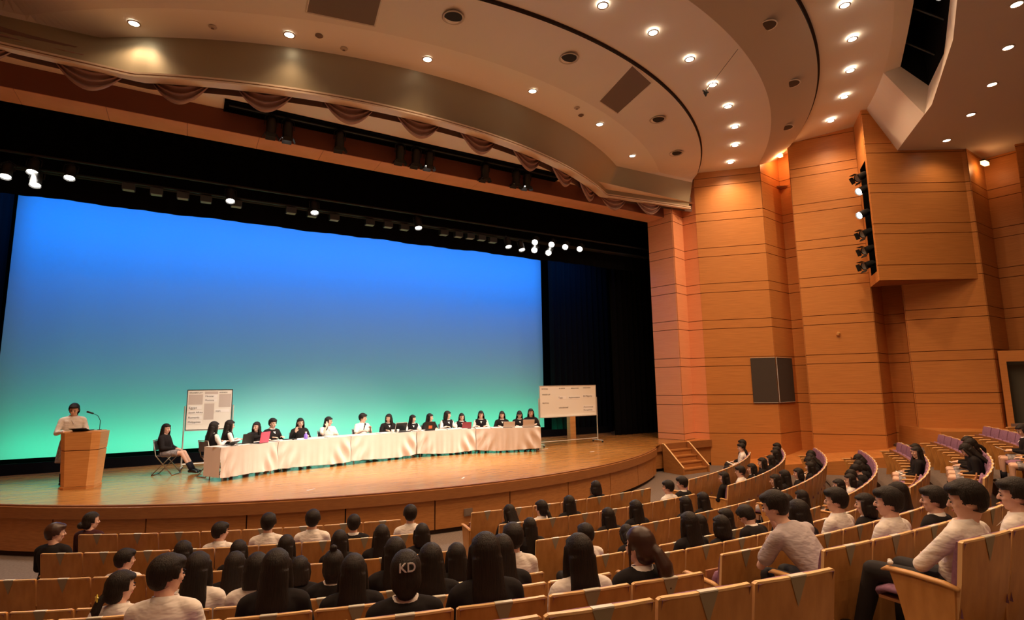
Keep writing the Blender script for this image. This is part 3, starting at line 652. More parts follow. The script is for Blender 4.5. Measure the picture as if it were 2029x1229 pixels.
CE = [6.9, 7.4, 8.6, 8.8, 8.6, 8.6, 8.5, 8.4]; RS = [12.3, 11.9, 12.2, 11.8, 12.7, 12.6, 12.5, 12.4]; RE = [35.3, 40.7, 41.4, 38.8, 38.4, 38.0, 37, 36.5]
LSX = [-1.15, -1.4, -1.7, -1.7, -1.7, -1.7, -1.7, -1.7]
def projpx(p):
    v = Vector(p)-Vector((0, 0, 2.79)); z = v.dot(fw)
    if z < .2: return None
    return 1014.5+1085*v.dot(cR)/z, 614.5-1085*v.dot(cU)/z
seats = {}
for blk in 'LCR':
    for k in range(8):
        r = RR[k]
        a0, a1 = {'L': (xang(LSX[k], r), xang(2.87, r)), 'C': (xang(3.91, r), CE[k]), 'R': (RS[k], RE[k])}[blk]
        n = round(r*R(a1-a0)/.53)
        for i in range(n):
            a = a0+(a1-a0)*(i+.5)/n
            seats[(blk, k, i)] = dict(a=a, n=n, da=(a1-a0)/n, r=r)
# second podium-side block, only its first seat of the front rows shows
seats[('L', 1, -2)] = dict(a=-34.75, n=0, da=2.1, r=RR[1])

# ================================================================== people
def remesh(m, voxel, ratio=.4, smooth=2, name='body', matr=None, carve=None):
    me = m.mesh('tmp', None, False); ob = bpy.data.objects.new('tmp', me); COL.objects.link(ob)
    a = ob.modifiers.new('r', 'REMESH'); a.mode = 'VOXEL'; a.voxel_size = voxel
    if smooth: b = ob.modifiers.new('s', 'SMOOTH'); b.iterations = smooth; b.factor = .5
    if ratio < 1: c = ob.modifiers.new('d', 'DECIMATE'); c.ratio = ratio
    dg = bpy.context.evaluated_depsgraph_get(); ev = ob.evaluated_get(dg); out = bpy.data.meshes.new_from_object(ev, depsgraph=dg)
    bpy.data.objects.remove(ob); bpy.data.meshes.remove(me)
    if carve:
        bm = bmesh.new(); bm.from_mesh(out); bmesh.ops.delete(bm, geom=[v for v in bm.verts if carve(v.co)], context='VERTS'); bm.to_mesh(out); bm.free()
    for p in out.polygons: p.use_smooth = True
    out.name = name; out.materials.clear()
    out.materials.append(matr or M_WHITE)
    return out
def hand(m, w_, dirv, palm, side=1, curl=.35):
    """palm box and five fingers; dirv: finger direction, palm: palm normal"""
    w_, dirv, palm = Vector(w_), Vector(dirv).normalized(), Vector(palm).normalized()
    sd = dirv.cross(palm).normalized()*side
    m.tube([w_-dirv*.01, w_+dirv*.04, w_+dirv*.085], [(.024, .016), (.036, .014), (.037, .012)], 10, side=sd)
    for i, (o_, L_) in enumerate(((-.028, .058), (-.010, .070), (.010, .066), (.028, .052))):
        b = w_+dirv*.082+sd*o_; k1 = b+dirv*L_*.5+palm*.004; k2 = k1+(dirv*(1-curl)+palm*curl).normalized()*L_*.5
        m.cap(b, k1, .0088, .008, 6); m.cap(k1, k2, .008, .0065, 6)
    b = w_+dirv*.022-sd*.026; k1 = b+(-sd*.8+dirv*.7+palm*.2).normalized()*.036; k2 = k1+(dirv*.9-sd*.2+palm*.2).normalized()*.03
    m.cap(b, k1, .011, .0095, 6); m.cap(k1, k2, .0095, .0075, 6)

def head_mat(p):
    return Matrix.Translation(p['head']) @ Matrix.Rotation(R(p.get('yaw', 0)), 4, 'Z') @ Matrix.Rotation(R(-p.get('nod', 0)), 4, 'X') @ Matrix.Rotation(R(p.get('roll', 0)), 4, 'Y')

def pose(kind):
    """joint set for a seated or standing figure facing +Y, feet on z=0"""
    V = Vector
    p = dict(hip=V((0, .24, .50)), waist=V((0, .235, .62)), chest=V((0, .215, .78)), neck=V((0, .21, .925)), head=V((0, .225, 1.06)), yaw=0, nod=4)
    p['sh'] = [V((-.165, .205, .865)), V((.165, .205, .865))]; p['el'] = [V((-.215, .27, .63)), V((.215, .27, .63))]; p['wr'] = [V((-.09, .46, .585)), V((.09, .46, .585))]
    p['hd'] = [(V((.5, .8, -.1)), V((0, 0, -1))), (V((-.5, .8, -.1)), V((0, 0, -1)))]
    p['hj'] = [V((-.085, .25, .50)), V((.085, .25, .50))]; p['kn'] = [V((-.10, .65, .495)), V((.10, .65, .495))]; p['an'] = [V((-.10, .66, .09)), V((.10, .66, .09))]; p['toe'] = [V((-.11, .79, .03)), V((.11, .79, .03))]
    def lean(d, z0=.5):
        for key in ('waist', 'chest', 'neck', 'head'): q = p[key]; f = (q.z-z0); q.y += d*f/.5; q.z -= abs(d)*f*.35
        for q in p['sh']: f = q.z-z0; q.y += d*f/.5; q.z -= abs(d)*f*.35
    if kind == 'turnR': p['yaw'] = -42
    if kind == 'turnL': p['yaw'] = 28
    if kind == 'down': lean(.10); p['nod'] = 38; p['head'].y += .03; p['head'].z -= .03
    if kind == 'crossed':
        for q in (p['neck'], p['chest'], *p['sh']): q.y -= .03
        p['head'].y -= .07; p['yaw'] = 30; p['nod'] = 10; p['el'] = [V((-.25, .33, .66)), V((.25, .33, .66))]; p['wr'] = [V((.08, .42, .68)), V((-.08, .40, .65))]; p['hd'] = [(V((1, -.1, 0)), V((0, -1, 0))), (V((-1, -.1, 0)), V((0, -1, 0)))]
        p['kn'] = [V((-.22, .66, .53)), V((.14, .68, .50))]; p['an'] = [V((-.20, .80, .12)), V((.16, .72, .09))]; p['toe'] = [V((-.20, .93, .08)), V((.17, .85, .03))]
    if kind == 'leanman':
        p['waist'] = V((0, .27, .64)); p['chest'] = V((-.02, .40, .80)); p['neck'] = V((-.05, .50, .93)); p['head'] = V((-.07, .57, 1.055)); p['yaw'] = 25; p['nod'] = 14
        p['sh'] = [V((-.20, .45, .86)), V((.14, .45, .88))]; p['el'] = [V((-.22, .62, .60)), V((.2, .66, .62))]; p['wr'] = [V((-.04, .70, .70)), V((.02, .66, .88))]; p['hd'] = [(V((.6, .2, .5)), V((0, -1, 0))), (V((-.2, .1, .9)), V((0, -1, 0)))]
    if kind in ('table', 'tableR', 'tableL', 'wave', 'cheek', 'mic', 'cover'):
        p['el'] = [V((-.235, .30, .66)), V((.235, .30, .66))]; p['wr'] = [V((-.13, .47, .735)), V((.13, .47, .735))]; p['hd'] = [(V((.35, .9, 0)), V((0, 0, -1))), (V((-.35, .9, 0)), V((0, 0, -1)))]
        lean(.04); p['nod'] = 8
        if kind == 'tableR': p['yaw'] = -50
        if kind == 'tableL': p['yaw'] = 48
        if kind == 'wave': p['wr'][1] = V((.16, .42, .84)); p['hd'][1] = (V((-.1, .3, 1)), V((-.2, 1, 0)))
        if kind == 'cheek': p['wr'][1] = V((.10, .36, .93)); p['el'][1] = V((.22, .36, .74)); p['hd'][1] = (V((-.25, -.2, 1)), V((-.4, -1, 0))); p['yaw'] = 40
        if kind == 'mic': p['wr'] = [V((-.10, .46, .80)), V((.12, .46, .74))]; p['yaw'] = 40; p['hd'][0] = (V((.5, .6, .4)), V((0, 0, -1)))
        if kind == 'cover': p['nod'] = 30
    if kind == 'stand':
        up = .36
        p['hip'] = V((0, 0, .86)); p['waist'] = V((0, 0, 1.0)); p['chest'] = V((0, -.01, 1.16)); p['neck'] = V((0, .0, 1.32)); p['head'] = V((0, .05, 1.45)); p['nod'] = 20; p['yaw'] = -18
        p['sh'] = [V((-.17, 0, 1.26)), V((.17, 0, 1.26))]; p['el'] = [V((-.24, .04, 1.01)), V((.24, .04, 1.01))]; p['wr'] = [V((-.16, .25, 1.05)), V((.16, .25, 1.05))]; p['hd'] = [(V((.2, .9, 0)), V((0, 0, -1))), (V((-.2, .9, 0)), V((0, 0, -1)))]
        p['hj'] = [V((-.085, 0, .84)), V((.085, 0, .84))]; p['kn'] = [V((-.085, .02, .46)), V((.085, .02, .46))]; p['an'] = [V((-.085, -.02, .09)), V((.085, -.02, .09))]; p['toe'] = [V((-.10, .12, .03)), V((.10, .12, .03))]
    if kind == 'chair':
        p['yaw'] = -18; p['nod'] = 6; p['wr'] = [V((-.05, .48, .60)), V((.05, .49, .60))]; p['an'] = [V((-.11, .86, .12)), V((.06, .88, .12))]; p['toe'] = [V((-.12, 1.0, .04)), V((.06, 1.02, .04))]
        p['kn'] = [V((-.09, .63, .50)), V((.07, .64, .50))]
    if kind == 'read':
        lean(.05); p['nod'] = 22; p['yaw'] = 15; p['el'] = [V((-.22, .30, .64)), V((.22, .30, .64))]; p['wr'] = [V((-.08, .48, .66)), V((.08, .48, .66))]
    if kind == 'reach':
        lean(.06); p['yaw'] = -55; p['el'] = [V((-.26, .3, .68)), V((.12, .45, .80))]; p['wr'] = [V((-.22, .47, .735)), V((-.05, .58, .83))]; p['hd'] = [(V((0, 1, 0)), V((0, 0, -1))), (V((-1, .2, 0)), V((0, 0, -1)))]
    return p

def body_mesh(p, nm, wide=1.0):
    m = MB(); Hm = head_mat(p)
    m.ell((0, -.004, .022), (.071, .090, .096), Hm); m.ell((0, .018, -.045), (.054, .064, .066), Hm); m.ell((0, .045, -.085), (.03, .03, .022), Hm)
    m.cap(Hm @ Vector((0, .082, .018)), Hm @ Vector((0, .099, -.018)), .008, .0135, 8)
    for sx in (-1, 1):
        m.ell((sx*.073, -.008, -.005), (.010, .019, .029), Hm, 8, 6); m.ell((sx*.034, .066, -.02), (.022, .018, .02), Hm, 8, 6)
    m.ell((0, .075, -.055), (.022, .012, .012), Hm, 8, 6)
    m.cap(Hm @ Vector((0, -.02, -.05)), p['neck']-Vector((0, 0, .03)), .050, .056*wide, 12)
    nk, ch, wa, hi = p['neck'], p['chest'], p['waist'], p['hip']
    m.tube([nk+Vector((0, 0, .01)), nk*.6+ch*.4, ch, wa, hi, hi-Vector((0, 0, .05))], [(.06, .05), (.12*wide, .075), (.135*wide, .09), (.11*wide, .08), (.14*wide, .095), (.11*wide, .08)], 14, side=(1, 0, 0))
    for i in (0, 1):
        m.cap(p['sh'][i], p['el'][i], .044*wide, .034, 10); m.cap(p['el'][i], p['wr'][i], .034, .023, 10)
        d, pn = p['hd'][i]; hand(m, p['wr'][i], d, pn, 1 if i == 0 else -1)
        m.cap(p['hj'][i], p['kn'][i], .072, .050, 10); m.cap(p['kn'][i], p['an'][i], .048, .030, 10); m.cap(p['an'][i]-Vector((0, .02, .03)), p['toe'][i], .03, .022, 8)
    return remesh(m, .0085, .30, 1, 'body_'+nm, M_SKIN)
def torso(m, p, g, wide=1.0, bottom=True, neckr=.07):
    nk, ch, wa, hi = p['neck'], p['chest'], p['waist'], p['hip']; sm = (p['sh'][0]+p['sh'][1])/2
    m.tube([nk+Vector((0, 0, .012)), nk*.75+sm*.25, sm*.8+ch*.2, ch, wa, hi], [(neckr, .06), (.105*wide+g, .07+g), (.165*wide+g, .092+g), (.158*wide+g, .105+g), (.128*wide+g, .095+g), (.150*wide+g, .112+g)], 16, side=(1, 0, 0))
def top_mesh(p, nm, sleeve='long', g=.012, wide=1.0):
    m = MB(); torso(m, p, g, wide)
    for i in (0, 1):
        s, e, w_ = p['sh'][i], p['el'][i], p['wr'][i]; m.cap(p['neck'].lerp(s, .30)-Vector((0, 0, .012)), s.lerp(p['neck'], .08)-Vector((0, 0, .006)), .046*wide+g*.5, .052*wide+g*.5, 12)
        if sleeve == 'long': m.cap(s-Vector((0, 0, .006)), e, .048*wide+g*.5, .041+g*.5, 12); m.cap(e, e.lerp(w_, .93), .042+g*.5, .032, 12)
        elif sleeve == 'short': m.cap(s, s.lerp(e, .72), .055*wide+g*.5, .058+g*.5, 12)
    return remesh(m, .012, .35, 2, 'top_'+nm)
def vest_mesh(p, nm, g=.022):
    m = MB(); torso(m, p, g, 1.0, neckr=.072)
    for i in (0, 1): m.cap(p['sh'][i].lerp(p['neck'], .25), p['sh'][i].lerp(p['chest'], .15), .062, .07, 10)
    ch, nk = p['chest'], p['neck']
    fy = (ch-p['hip']).normalized()
    return remesh(m, .013, .4, 2, 'vest_'+nm)
def collar_mesh(p, nm):
    m = MB(); nk = p['neck']; t = (p['head']-p['neck']).normalized()
    rows = []
    for (r_, h) in ((.066, -.005), (.064, .035), (.071, .037), (.086, -.008)):
        rows.append([nk+Vector((r_*math.cos(a)*1.05, r_*.9*math.sin(a)+t.y*h*.6, h-.012*math.sin(a)-.012)) for a in [math.pi*2*k/18 for k in range(18)]])
    m.grid(rows, True)
    # shirt front seen in the V of the knit
    f = nk+Vector((0, .075, -.03)); ch = p['chest']
    m.poly([f+Vector((-.05, -.008, .01)), f+Vector((.05, -.008, .01)), Vector((ch.x, ch.y+.150, ch.z+.03))])
    return m.mesh('collar_'+nm, M_WHITE, True, fix=False)
def trouser_mesh(p, nm):
    m = MB(); hi = p['hip']; m.tube([p['waist']-Vector((0, 0, .02)), hi+Vector((0, 0, .02)), hi-Vector((0, 0, .06))], [(.135, .105), (.165, .13), (.13, .10)], 14, side=(1, 0, 0))
    for i in (0, 1):
        m.cap(p['hj'][i], p['kn'][i], .092, .070, 12); m.cap(p['kn'][i], p['an'][i]+Vector((0, 0, .0)), .068, .052, 12)
    return remesh(m, .013, .4, 2, 'trousers_'+nm)
def skirt_mesh(p, nm, stand=False):
    m = MB(); hi = p['hip']
    if stand: m.tube([p['waist'], hi, hi-Vector((0, 0, .2)), hi-Vector((0, .0, .42))], [(.125, .095), (.17, .13), (.2, .16), (.225, .185)], 20, side=(1, 0, 0))
    else:
        k = (p['kn'][0]+p['kn'][1])/2
        m.tube([p['waist']-Vector((0, 0, .02)), hi+Vector((0, 0, 0)), hi-Vector((0, 0, .05))], [(.13, .10), (.17, .13), (.15, .11)], 16, side=(1, 0, 0))
        m.tube([hi-Vector((0, .04, 0)), hi.lerp(k, .4)+Vector((0, 0, .0)), hi.lerp(k, .82)+Vector((0, 0, .0))], [(.18, .10), (.205, .095), (.215, .09)], 16, side=(1, 0, 0))
    return remesh(m, .014, .4, 2, 'skirt_'+nm)
def shoe_mesh(p, nm):
    out = []
    for i in (0, 1):
        A_, B_ = MB(), MB(); a, t = p['an'][i], p['toe'][i]; A_.tube([a+Vector((0, -.06, -.05)), a+Vector((0, .02, -.04)), t+Vector((0, -.02, .012)), t+Vector((0, .035, .005))], [(.03, .03), (.04, .045), (.042, .03), (.025, .018)], 10, side=(1, 0, 0)); B_.tube([a.lerp(p['kn'][i], .38), a+Vector((0, 0, -.02))], [.045, .040], 10); out.append((A_.mesh('shoe_'+nm, M_SHOE, True), B_.mesh('sock_'+nm, M_SOCK, True)))
    return out

def hair_mesh(style):
    m = MB()
    face = lambda c, lo=.064, w_=.066: (c.y > .034-.25*(abs(c.x) > .05)*.02 and c.z < lo-.012*(abs(c.x)/.07)**2 and abs(c.x) < w_+.012)
    if style in ('short', 'brown'):
        m.ell((0, -.014, .034), (.089, .106, .100)); m.ell((0, -.042, .005), (.079, .068, .078)); m.ell((0, .028, .078), (.072, .066, .040))
        for sx in (-1, 1): m.cap((sx*.076, .01, .03), (sx*.078, .008, -.01), .015, .012)
        cv = lambda c: face(c, .05) or (c.z < -.012 and c.y > -.012) or c.z < -.085 or (abs(c.x) > .055 and c.z < -.015 and c.y > -.035)
        return remesh(m, .0085, .55, 1, 'hair_'+style, M_HAIR, cv)
    m.ell((0, -.012, .030), (.087, .106, .104))
    if style in ('long', 'bob', 'clip', 'pony', 'tail', 'topbun', 'bun'): m.ell((0, -.04, -.02), (.086, .078, .09))
    if style == 'long':
        m.tube([(0, -.045, .0), (0, -.055, -.10), (0, -.075, -.20), (0, -.088, -.30), (0, -.088, -.36)], [(.088, .07), (.090, .062), (.104, .045), (.100, .035), (.080, .018)], 16, side=(1, 0, 0))
        for sx in (-1, 1): m.tube([(sx*.072, .02, .05), (sx*.082, .020, -.04), (sx*.088, .015, -.13), (sx*.09, .02, -.22)], [.020, .024, .026, .012], 8)
    if style == 'bob':
        m.tube([(0, -.03, .0), (0, -.035, -.08), (0, -.04, -.135)], [(.093, .085), (.100, .082), (.088, .065)], 16, side=(1, 0, 0))
        for sx in (-1, 1): m.tube([(sx*.075, .02, .05), (sx*.084, .018, -.04), (sx*.084, .01, -.11)], [.022, .026, .018], 8)
    if style in ('tail', 'bun', 'clip', 'topbun', 'pony'):
        pass
    if style == 'bun': m.ell((0, -.115, -.045), (.052, .045, .045))
    if style == 'topbun': m.ell((.0, -.045, .145), (.032, .030, .028)); m.tube([(0, -.05, -.05), (0, -.06, -.12)], [(.075, .05), (.05, .03)], 12, side=(1, 0, 0))
    if style == 'tail': m.cap((0, -.105, -.035), (0, -.13, -.06), .024, .026); m.tube([(0, -.125, -.05), (0, -.15, -.13), (0, -.145, -.20)], [.028, .034, .01], 10)
    if style == 'clip': m.ell((0, -.06, -.07), (.06, .05, .05))
    if style == 'pony': m.ell((.0, -.105, -.01), (.04, .04, .04)); m.tube([(0, -.12, -.01), (.01, -.16, -.10), (.02, -.165, -.22), (.03, -.15, -.33)], [(.04, .035), (.062, .05), (.060, .045), (.02, .015)], 12, side=(1, 0, 0)); m.tube([(-.078, .03, .03), (-.082, .035, -.10), (-.08, .04, -.16)], [.01, .010, .005], 6)
    if style in ('long', 'bob', 'tail'): m.ell((0, .024, .072), (.074, .070, .040))
    lowcut = {'long': -9, 'bob': -9, 'pony': -9, 'tail': -9, 'bun': -.10, 'clip': -.13, 'topbun': -9}[style]
    cv = lambda c: face(c) or c.z < lowcut or (style in ('tail', 'bun', 'clip', 'topbun', 'pony') and c.y > -.01 and c.z < -.02 and c.y < .2 and not (style == 'pony' and c.x < -.06 and c.y > .02))
    return remesh(m, .009, .5, 1, 'hair_'+style, M_HAIR, cv)
HAIR = {s: hair_mesh(s) for s in ('short', 'long', 'bob', 'bun', 'tail', 'pony', 'topbun', 'clip')}; HAIR['brown'] = HAIR['short']
m = MB(); m.ell((0, 0, 0), (.0115, .006, .0055), seg=8, rg=5); EYE = m.mesh('eye', M_EYE, True)
m = MB(); m.ell((0, 0, 0), (.021, .006, .006), seg=8, rg=5); MOUTH = m.mesh('mouth', M_LIPS, True)
m = MB(); m.box(-.016, .016, -.003, .003, -.003, .003); BROW = m.mesh('brow', M_HAIR)
PC = {}
def pc(kind, what, **kw):
    key = (kind, what)
    if key not in PC:
        p = pose(kind)
        f = {'body': lambda: body_mesh(p, kind), 'long': lambda: top_mesh(p, kind+'l'), 'short': lambda: top_mesh(p, kind+'s', 'short'), 'jacket': lambda: top_mesh(p, kind+'j', 'long', .024), 'vest': lambda: vest_mesh(p, kind),
             'collar': lambda: collar_mesh(p, kind), 'trousers': lambda: trouser_mesh(p, kind), 'skirt': lambda: skirt_mesh(p, kind, kind == 'stand'), 'shoes': lambda: shoe_mesh(p, kind)}[what]
        PC[key] = f()
    return PC[key]
def person(loc, rz, kind, hair, cloth, bottoms, label, group=None, sc=1.0, face=True, hairmat=None, yawx=None):
    o = empty('person', loc, rz, sc); tag(o, label, 'person', group); p = pose(kind); Hm = head_mat(p)
    link('body', pc(kind, 'body'), o)
    if cloth == 'white': link('shirt', pc(kind, 'long'), o, mat=M_WHITE) ; link('collar', pc(kind, 'collar'), o)
    elif cloth == 'tee': link('shirt', pc(kind, 'short'), o, mat=M_WHITE); link('collar', pc(kind, 'collar'), o)
    elif cloth == 'lavender': link('shirt', pc(kind, 'short'), o, mat=M_LAV)
    elif cloth == 'vest': link('shirt', pc(kind, 'long'), o, mat=M_WHITE); link('vest', pc(kind, 'vest'), o, mat=M_VEST); link('collar', pc(kind, 'collar'), o)
    elif cloth == 'blazer': link('jacket', pc(kind, 'jacket'), o, mat=M_BLAZ); link('collar', pc(kind, 'collar'), o)
    elif cloth == 'black': link('jacket', pc(kind, 'jacket'), o, mat=M_BLAZ)
    elif cloth == 'maroon': link('jacket', pc(kind, 'jacket'), o, mat=M_MAROON)
    link('trousers' if bottoms == 'trousers' else 'skirt', pc(kind, bottoms), o, mat=M_TROU if bottoms == 'trousers' else M_SKIRT)
    for a, b in pc(kind, 'shoes'):
        link('shoe', a, o)
        if bottoms == 'skirt': link('sock', b, o)
    link('hair', HAIR[hair], o, mw=Hm @ Matrix.Scale(1.07 if hair in ('short', 'brown', 'bun', 'clip', 'tail') else 1.03, 4), mat=hairmat or (M_HAIRB if hair in ('brown',) else M_HAIR))
    if face:
        for sx in (-.031, .031):
            link('eye', EYE, o, mw=Hm @ Matrix.Translation((sx, .0835, .005))); link('eyebrow', BROW, o, mw=Hm @ Matrix.Translation((sx, .084, .026)))
        link('mouth', MOUTH, o, mw=Hm @ Matrix.Translation((0, .0865, -.052)))
    return o

AUD = [  # block, row, angle about the seating centre, height factor, hair, clothes, pose
('L',1,-31.9,.96,'bun','maroon','turnR'),('L',2,-31.0,1.01,'brown','black','turnR'),('L',2,-22.9,.97,'short','white','turnR'),('L',2,-20.6,1.04,'short','white','n'),('L',2,-18.4,1.05,'short','white','n'),('L',2,-16.3,.97,'short','vest','n'),('L',2,-13.3,1.03,'short','white','n'),
('L',3,-25.3,.94,'short','white','turnR'),('L',3,-23.1,.99,'long','black','n'),('L',3,-20.9,.97,'long','black','n'),('L',3,-19.0,.99,'long','black','n'),('L',3,-16.8,1.0,'long','vest','n'),('L',3,-15.0,1.02,'long','vest','n'),('L',3,-13.2,1.0,'bob','black','n'),
('L',4,-20.0,1.05,'long','vest','n'),('L',4,-17.9,.98,'bob','black','n'),
('L',5,-21.9,.97,'tail','white','turnR'),('L',5,-20.1,1.06,'long','white','n'),('L',5,-18.6,1.03,'bob','white','n'),('L',5,-16.6,1.01,'topbun','vest','n'),('L',5,-14.9,1.06,'long','vest','n'),('L',5,-13.1,.98,'long','black','n'),('L',5,-11.3,1.12,'short','white','n'),
('L',6,-19.7,1.05,'short','white','turnR'),('L',6,-17.6,1.04,'long','vest','n'),('L',6,-16.0,.98,'long','black','n'),('L',6,-14.3,1.0,'long','vest','n'),('L',6,-12.6,1.01,'long','black','n'),
('L',7,-15.1,.97,'clip','vest','n'),('L',7,-13.7,1.02,'long','black','n'),('L',7,-11.9,.97,'long','white','n'),('L',7,-10.6,.97,'pony','vest','turnL'),
('C',2,-7.4,.91,'long','vest','read'),('C',2,-5.4,.94,'tail','white','turnL'),('C',2,-3.4,.96,'long','vest','n'),('C',1,1.6,.95,'bob','black','n'),
('C',3,-7.9,.95,'long','black','n'),('C',3,-3.3,.95,'long','black','n'),('C',3,-1.4,.99,'long','vest','n'),
('C',4,-7.0,1.01,'short','white','n'),('C',4,-4.6,.95,'bob','black','down'),
('C',5,-4.5,1.0,'long','black','n'),('C',4,-.8,.92,'long','black','n'),('C',5,-3.0,.93,'bob','black','n'),('C',4,1.0,.94,'long','black','turnL'),('C',5,-1.0,.98,'short','vest','down'),
('C',3,2.4,.94,'long','vest','n'),('C',3,4.0,.95,'long','black','n'),('C',2,5.3,.97,'short','white','turnL'),('C',2,6.9,.99,'short','vest','turnL'),
('R',2,12.7,.91,'long','black','turnL'),('R',1,34.6,1.04,'short','black','turnL'),('R',1,32.2,1.0,'short','white','turnL'),
('R',2,15.8,.95,'short','white','turnL'),('R',2,18.5,.93,'long','vest','turnL'),('R',2,21.8,.96,'long','black','turnL'),('R',2,25.3,.92,'long','vest','n'),('R',2,28.6,.97,'long','black','n'),('R',2,33.6,1.0,'short','black','turnL'),
('R',3,13.1,.96,'long','vest','turnL'),('R',3,14.9,.98,'long','black','n'),('R',3,18.0,.91,'bob','vest','turnL'),('R',3,22.1,.93,'long','vest','n'),('R',3,25.9,.96,'bob','black','down'),('R',3,30.1,.98,'short','black','down'),
('R',4,13.6,.93,'bob','black','turnL'),('R',4,16.2,.92,'bob','white','turnL'),('R',4,19.3,.92,'short','black','down'),('R',4,21.8,.95,'short','black','down'),('R',4,24.3,.95,'bob','black','down'),('R',4,26.8,1.0,'bob','black','down'),('R',3,28.0,.97,'long','black','down'),('R',2,31.0,.98,'long','black','turnL'),('R',6,20.9,1.0,'long','black','down'),
('C',4,8.0,.95,'long','vest','n'),('C',5,.8,1.02,'short','black','n'),('C',6,-2.8,.99,'long','black','n'),('C',6,-.8,1.03,'short','white','turnL'),('C',6,.8,.94,'bob','vest','turnL'),('C',7,-3.0,1.0,'short','white','turnL'),('C',6,3.3,.97,'long','black','n'),('C',7,-.9,.95,'short','blazer','turnL'),
('C',8,-5.1,1.0,'short','white','crossed'),('C',8,-2.9,.95,'short','white','turnL'),
('C',7,-6.0,1.0,'short','lavender','leanman'),
('R',5,24.2,1.0,'long','black','turnL'),('R',5,26.4,1.0,'long','black','turnL'),('R',6,22.8,1.0,'tail','black','read'),('R',6,24.7,1.0,'long','vest','read'),('R',7,25.5,1.0,'bob','vest','read'),('R',7,22.6,.95,'long','vest','read'),
]
HW = {'short': 'short black hair', 'brown': 'brown hair and beard', 'long': 'long black hair', 'bob': 'chin-length black hair', 'bun': 'thick low bun', 'tail': 'low tied ponytail', 'pony': 'brown ponytail', 'topbun': 'small top bun', 'clip': 'silver hair clip'}
CW = {'white': 'white shirt', 'vest': 'black vest', 'black': 'black top', 'blazer': 'black top, white collar', 'maroon': 'dark maroon top', 'lavender': 'pale lavender shirt'}
taken = set(); rank = {}
for q in AUD: rank.setdefault((q[0], q[1]), []).append(q[2])
for q in rank.values(): q.sort()
for (blk, row, ang, hf, hair, cloth, kd) in AUD:
    k = row-1; rr = RR[k]; cloth = 'blazer' if cloth == 'vest' else cloth
    # the seat this person sits in
    best = min((s for s in seats if s[0] == blk and s[1] == k), key=lambda s: abs(seats[s]['a']-ang)); taken.add(best)
    s_ = seats[best]; a = ang if abs(ang-s_['a']) < s_['da']*.62 else s_['a']+math.copysign(s_['da']*.25, ang-s_['a'])
    if kd == 'leanman': a = s_['a']
    x, y = pol(rr+(.03 if kd != 'leanman' else 0), a)
    grp = rank[(blk, row)]; i = grp.index(ang)
    if blk == 'L': frm, side_ = i, 'podium side'
    elif blk == 'C': frm, side_ = i, 'podium side'
    else: frm, side_ = i, 'aisle'
    lab = '{}, {}, {} from {} in row {}, {}'.format(HW[hair], CW[cloth], ORD[frm], side_, ['one', 'two', 'three', 'four', 'five', 'six', 'seven', 'eight'][k], BL[blk])
    if cloth == 'lavender': lab = 'man in pale lavender short-sleeved shirt leaning forward at the end of row seven'
    if hair == 'tail' and blk == 'L': lab = 'person in white shirt with yellow star hairpin on a low ponytail'
    if hair == 'clip': lab = 'person with silver hair clip and white collar in row seven, podium-side block'
    if kd == 'crossed': lab = 'person in white shirt sitting with crossed arms at the aisle end of row eight'
    bt = 'trousers' if hair in ('short', 'brown') else 'skirt'
    kd2 = 'sit' if kd == 'n' else kd
    sc = max(.93, min(1.08, hf/1.0))*.975
    P_ = person((x, y, FL[k]), R(a), kd2, hair, cloth, bt, lab, 'students seated in the audience', sc, face=kd2 != 'sit', hairmat=M_HAIRB if hair == 'pony' else None)
    if hair == 'clip':
        Hm = head_mat(pose(kd2)); cu = bpy.data.curves.new('clip', 'FONT'); cu.body = 'KD'; cu.size = .07; cu.extrude = .003; cu.bevel_depth = .0012; cu.align_x = 'CENTER'; cu.align_y = 'CENTER'
        t_ = bpy.data.objects.new('tmp', cu); COL.objects.link(t_); dg = bpy.context.evaluated_depsgraph_get(); me = bpy.data.meshes.new_from_object(t_.evaluated_get(dg)); bpy.data.objects.remove(t_); me.materials.append(M_SILV)
        link('hair_clip', me, P_, mw=Hm @ Matrix.Translation((0, -.125, .06)) @ Matrix.Rotation(R(82), 4, 'X'))
    if hair == 'tail' and blk == 'L':
        Hm = head_mat(pose(kd2)); pts = [(.032*math.cos(R(90+36*i))*(1 if i % 2 == 0 else .45), .032*math.sin(R(90+36*i))*(1 if i % 2 == 0 else .45)) for i in range(10)]
        m = MB(); m.prism(pts, -.004, .004); link('star_hairpin', m.mesh('star', M_YEL), P_, mw=Hm @ Matrix.Translation((0, -.165, -.045)) @ Matrix.Rotation(R(90), 4, 'X'))

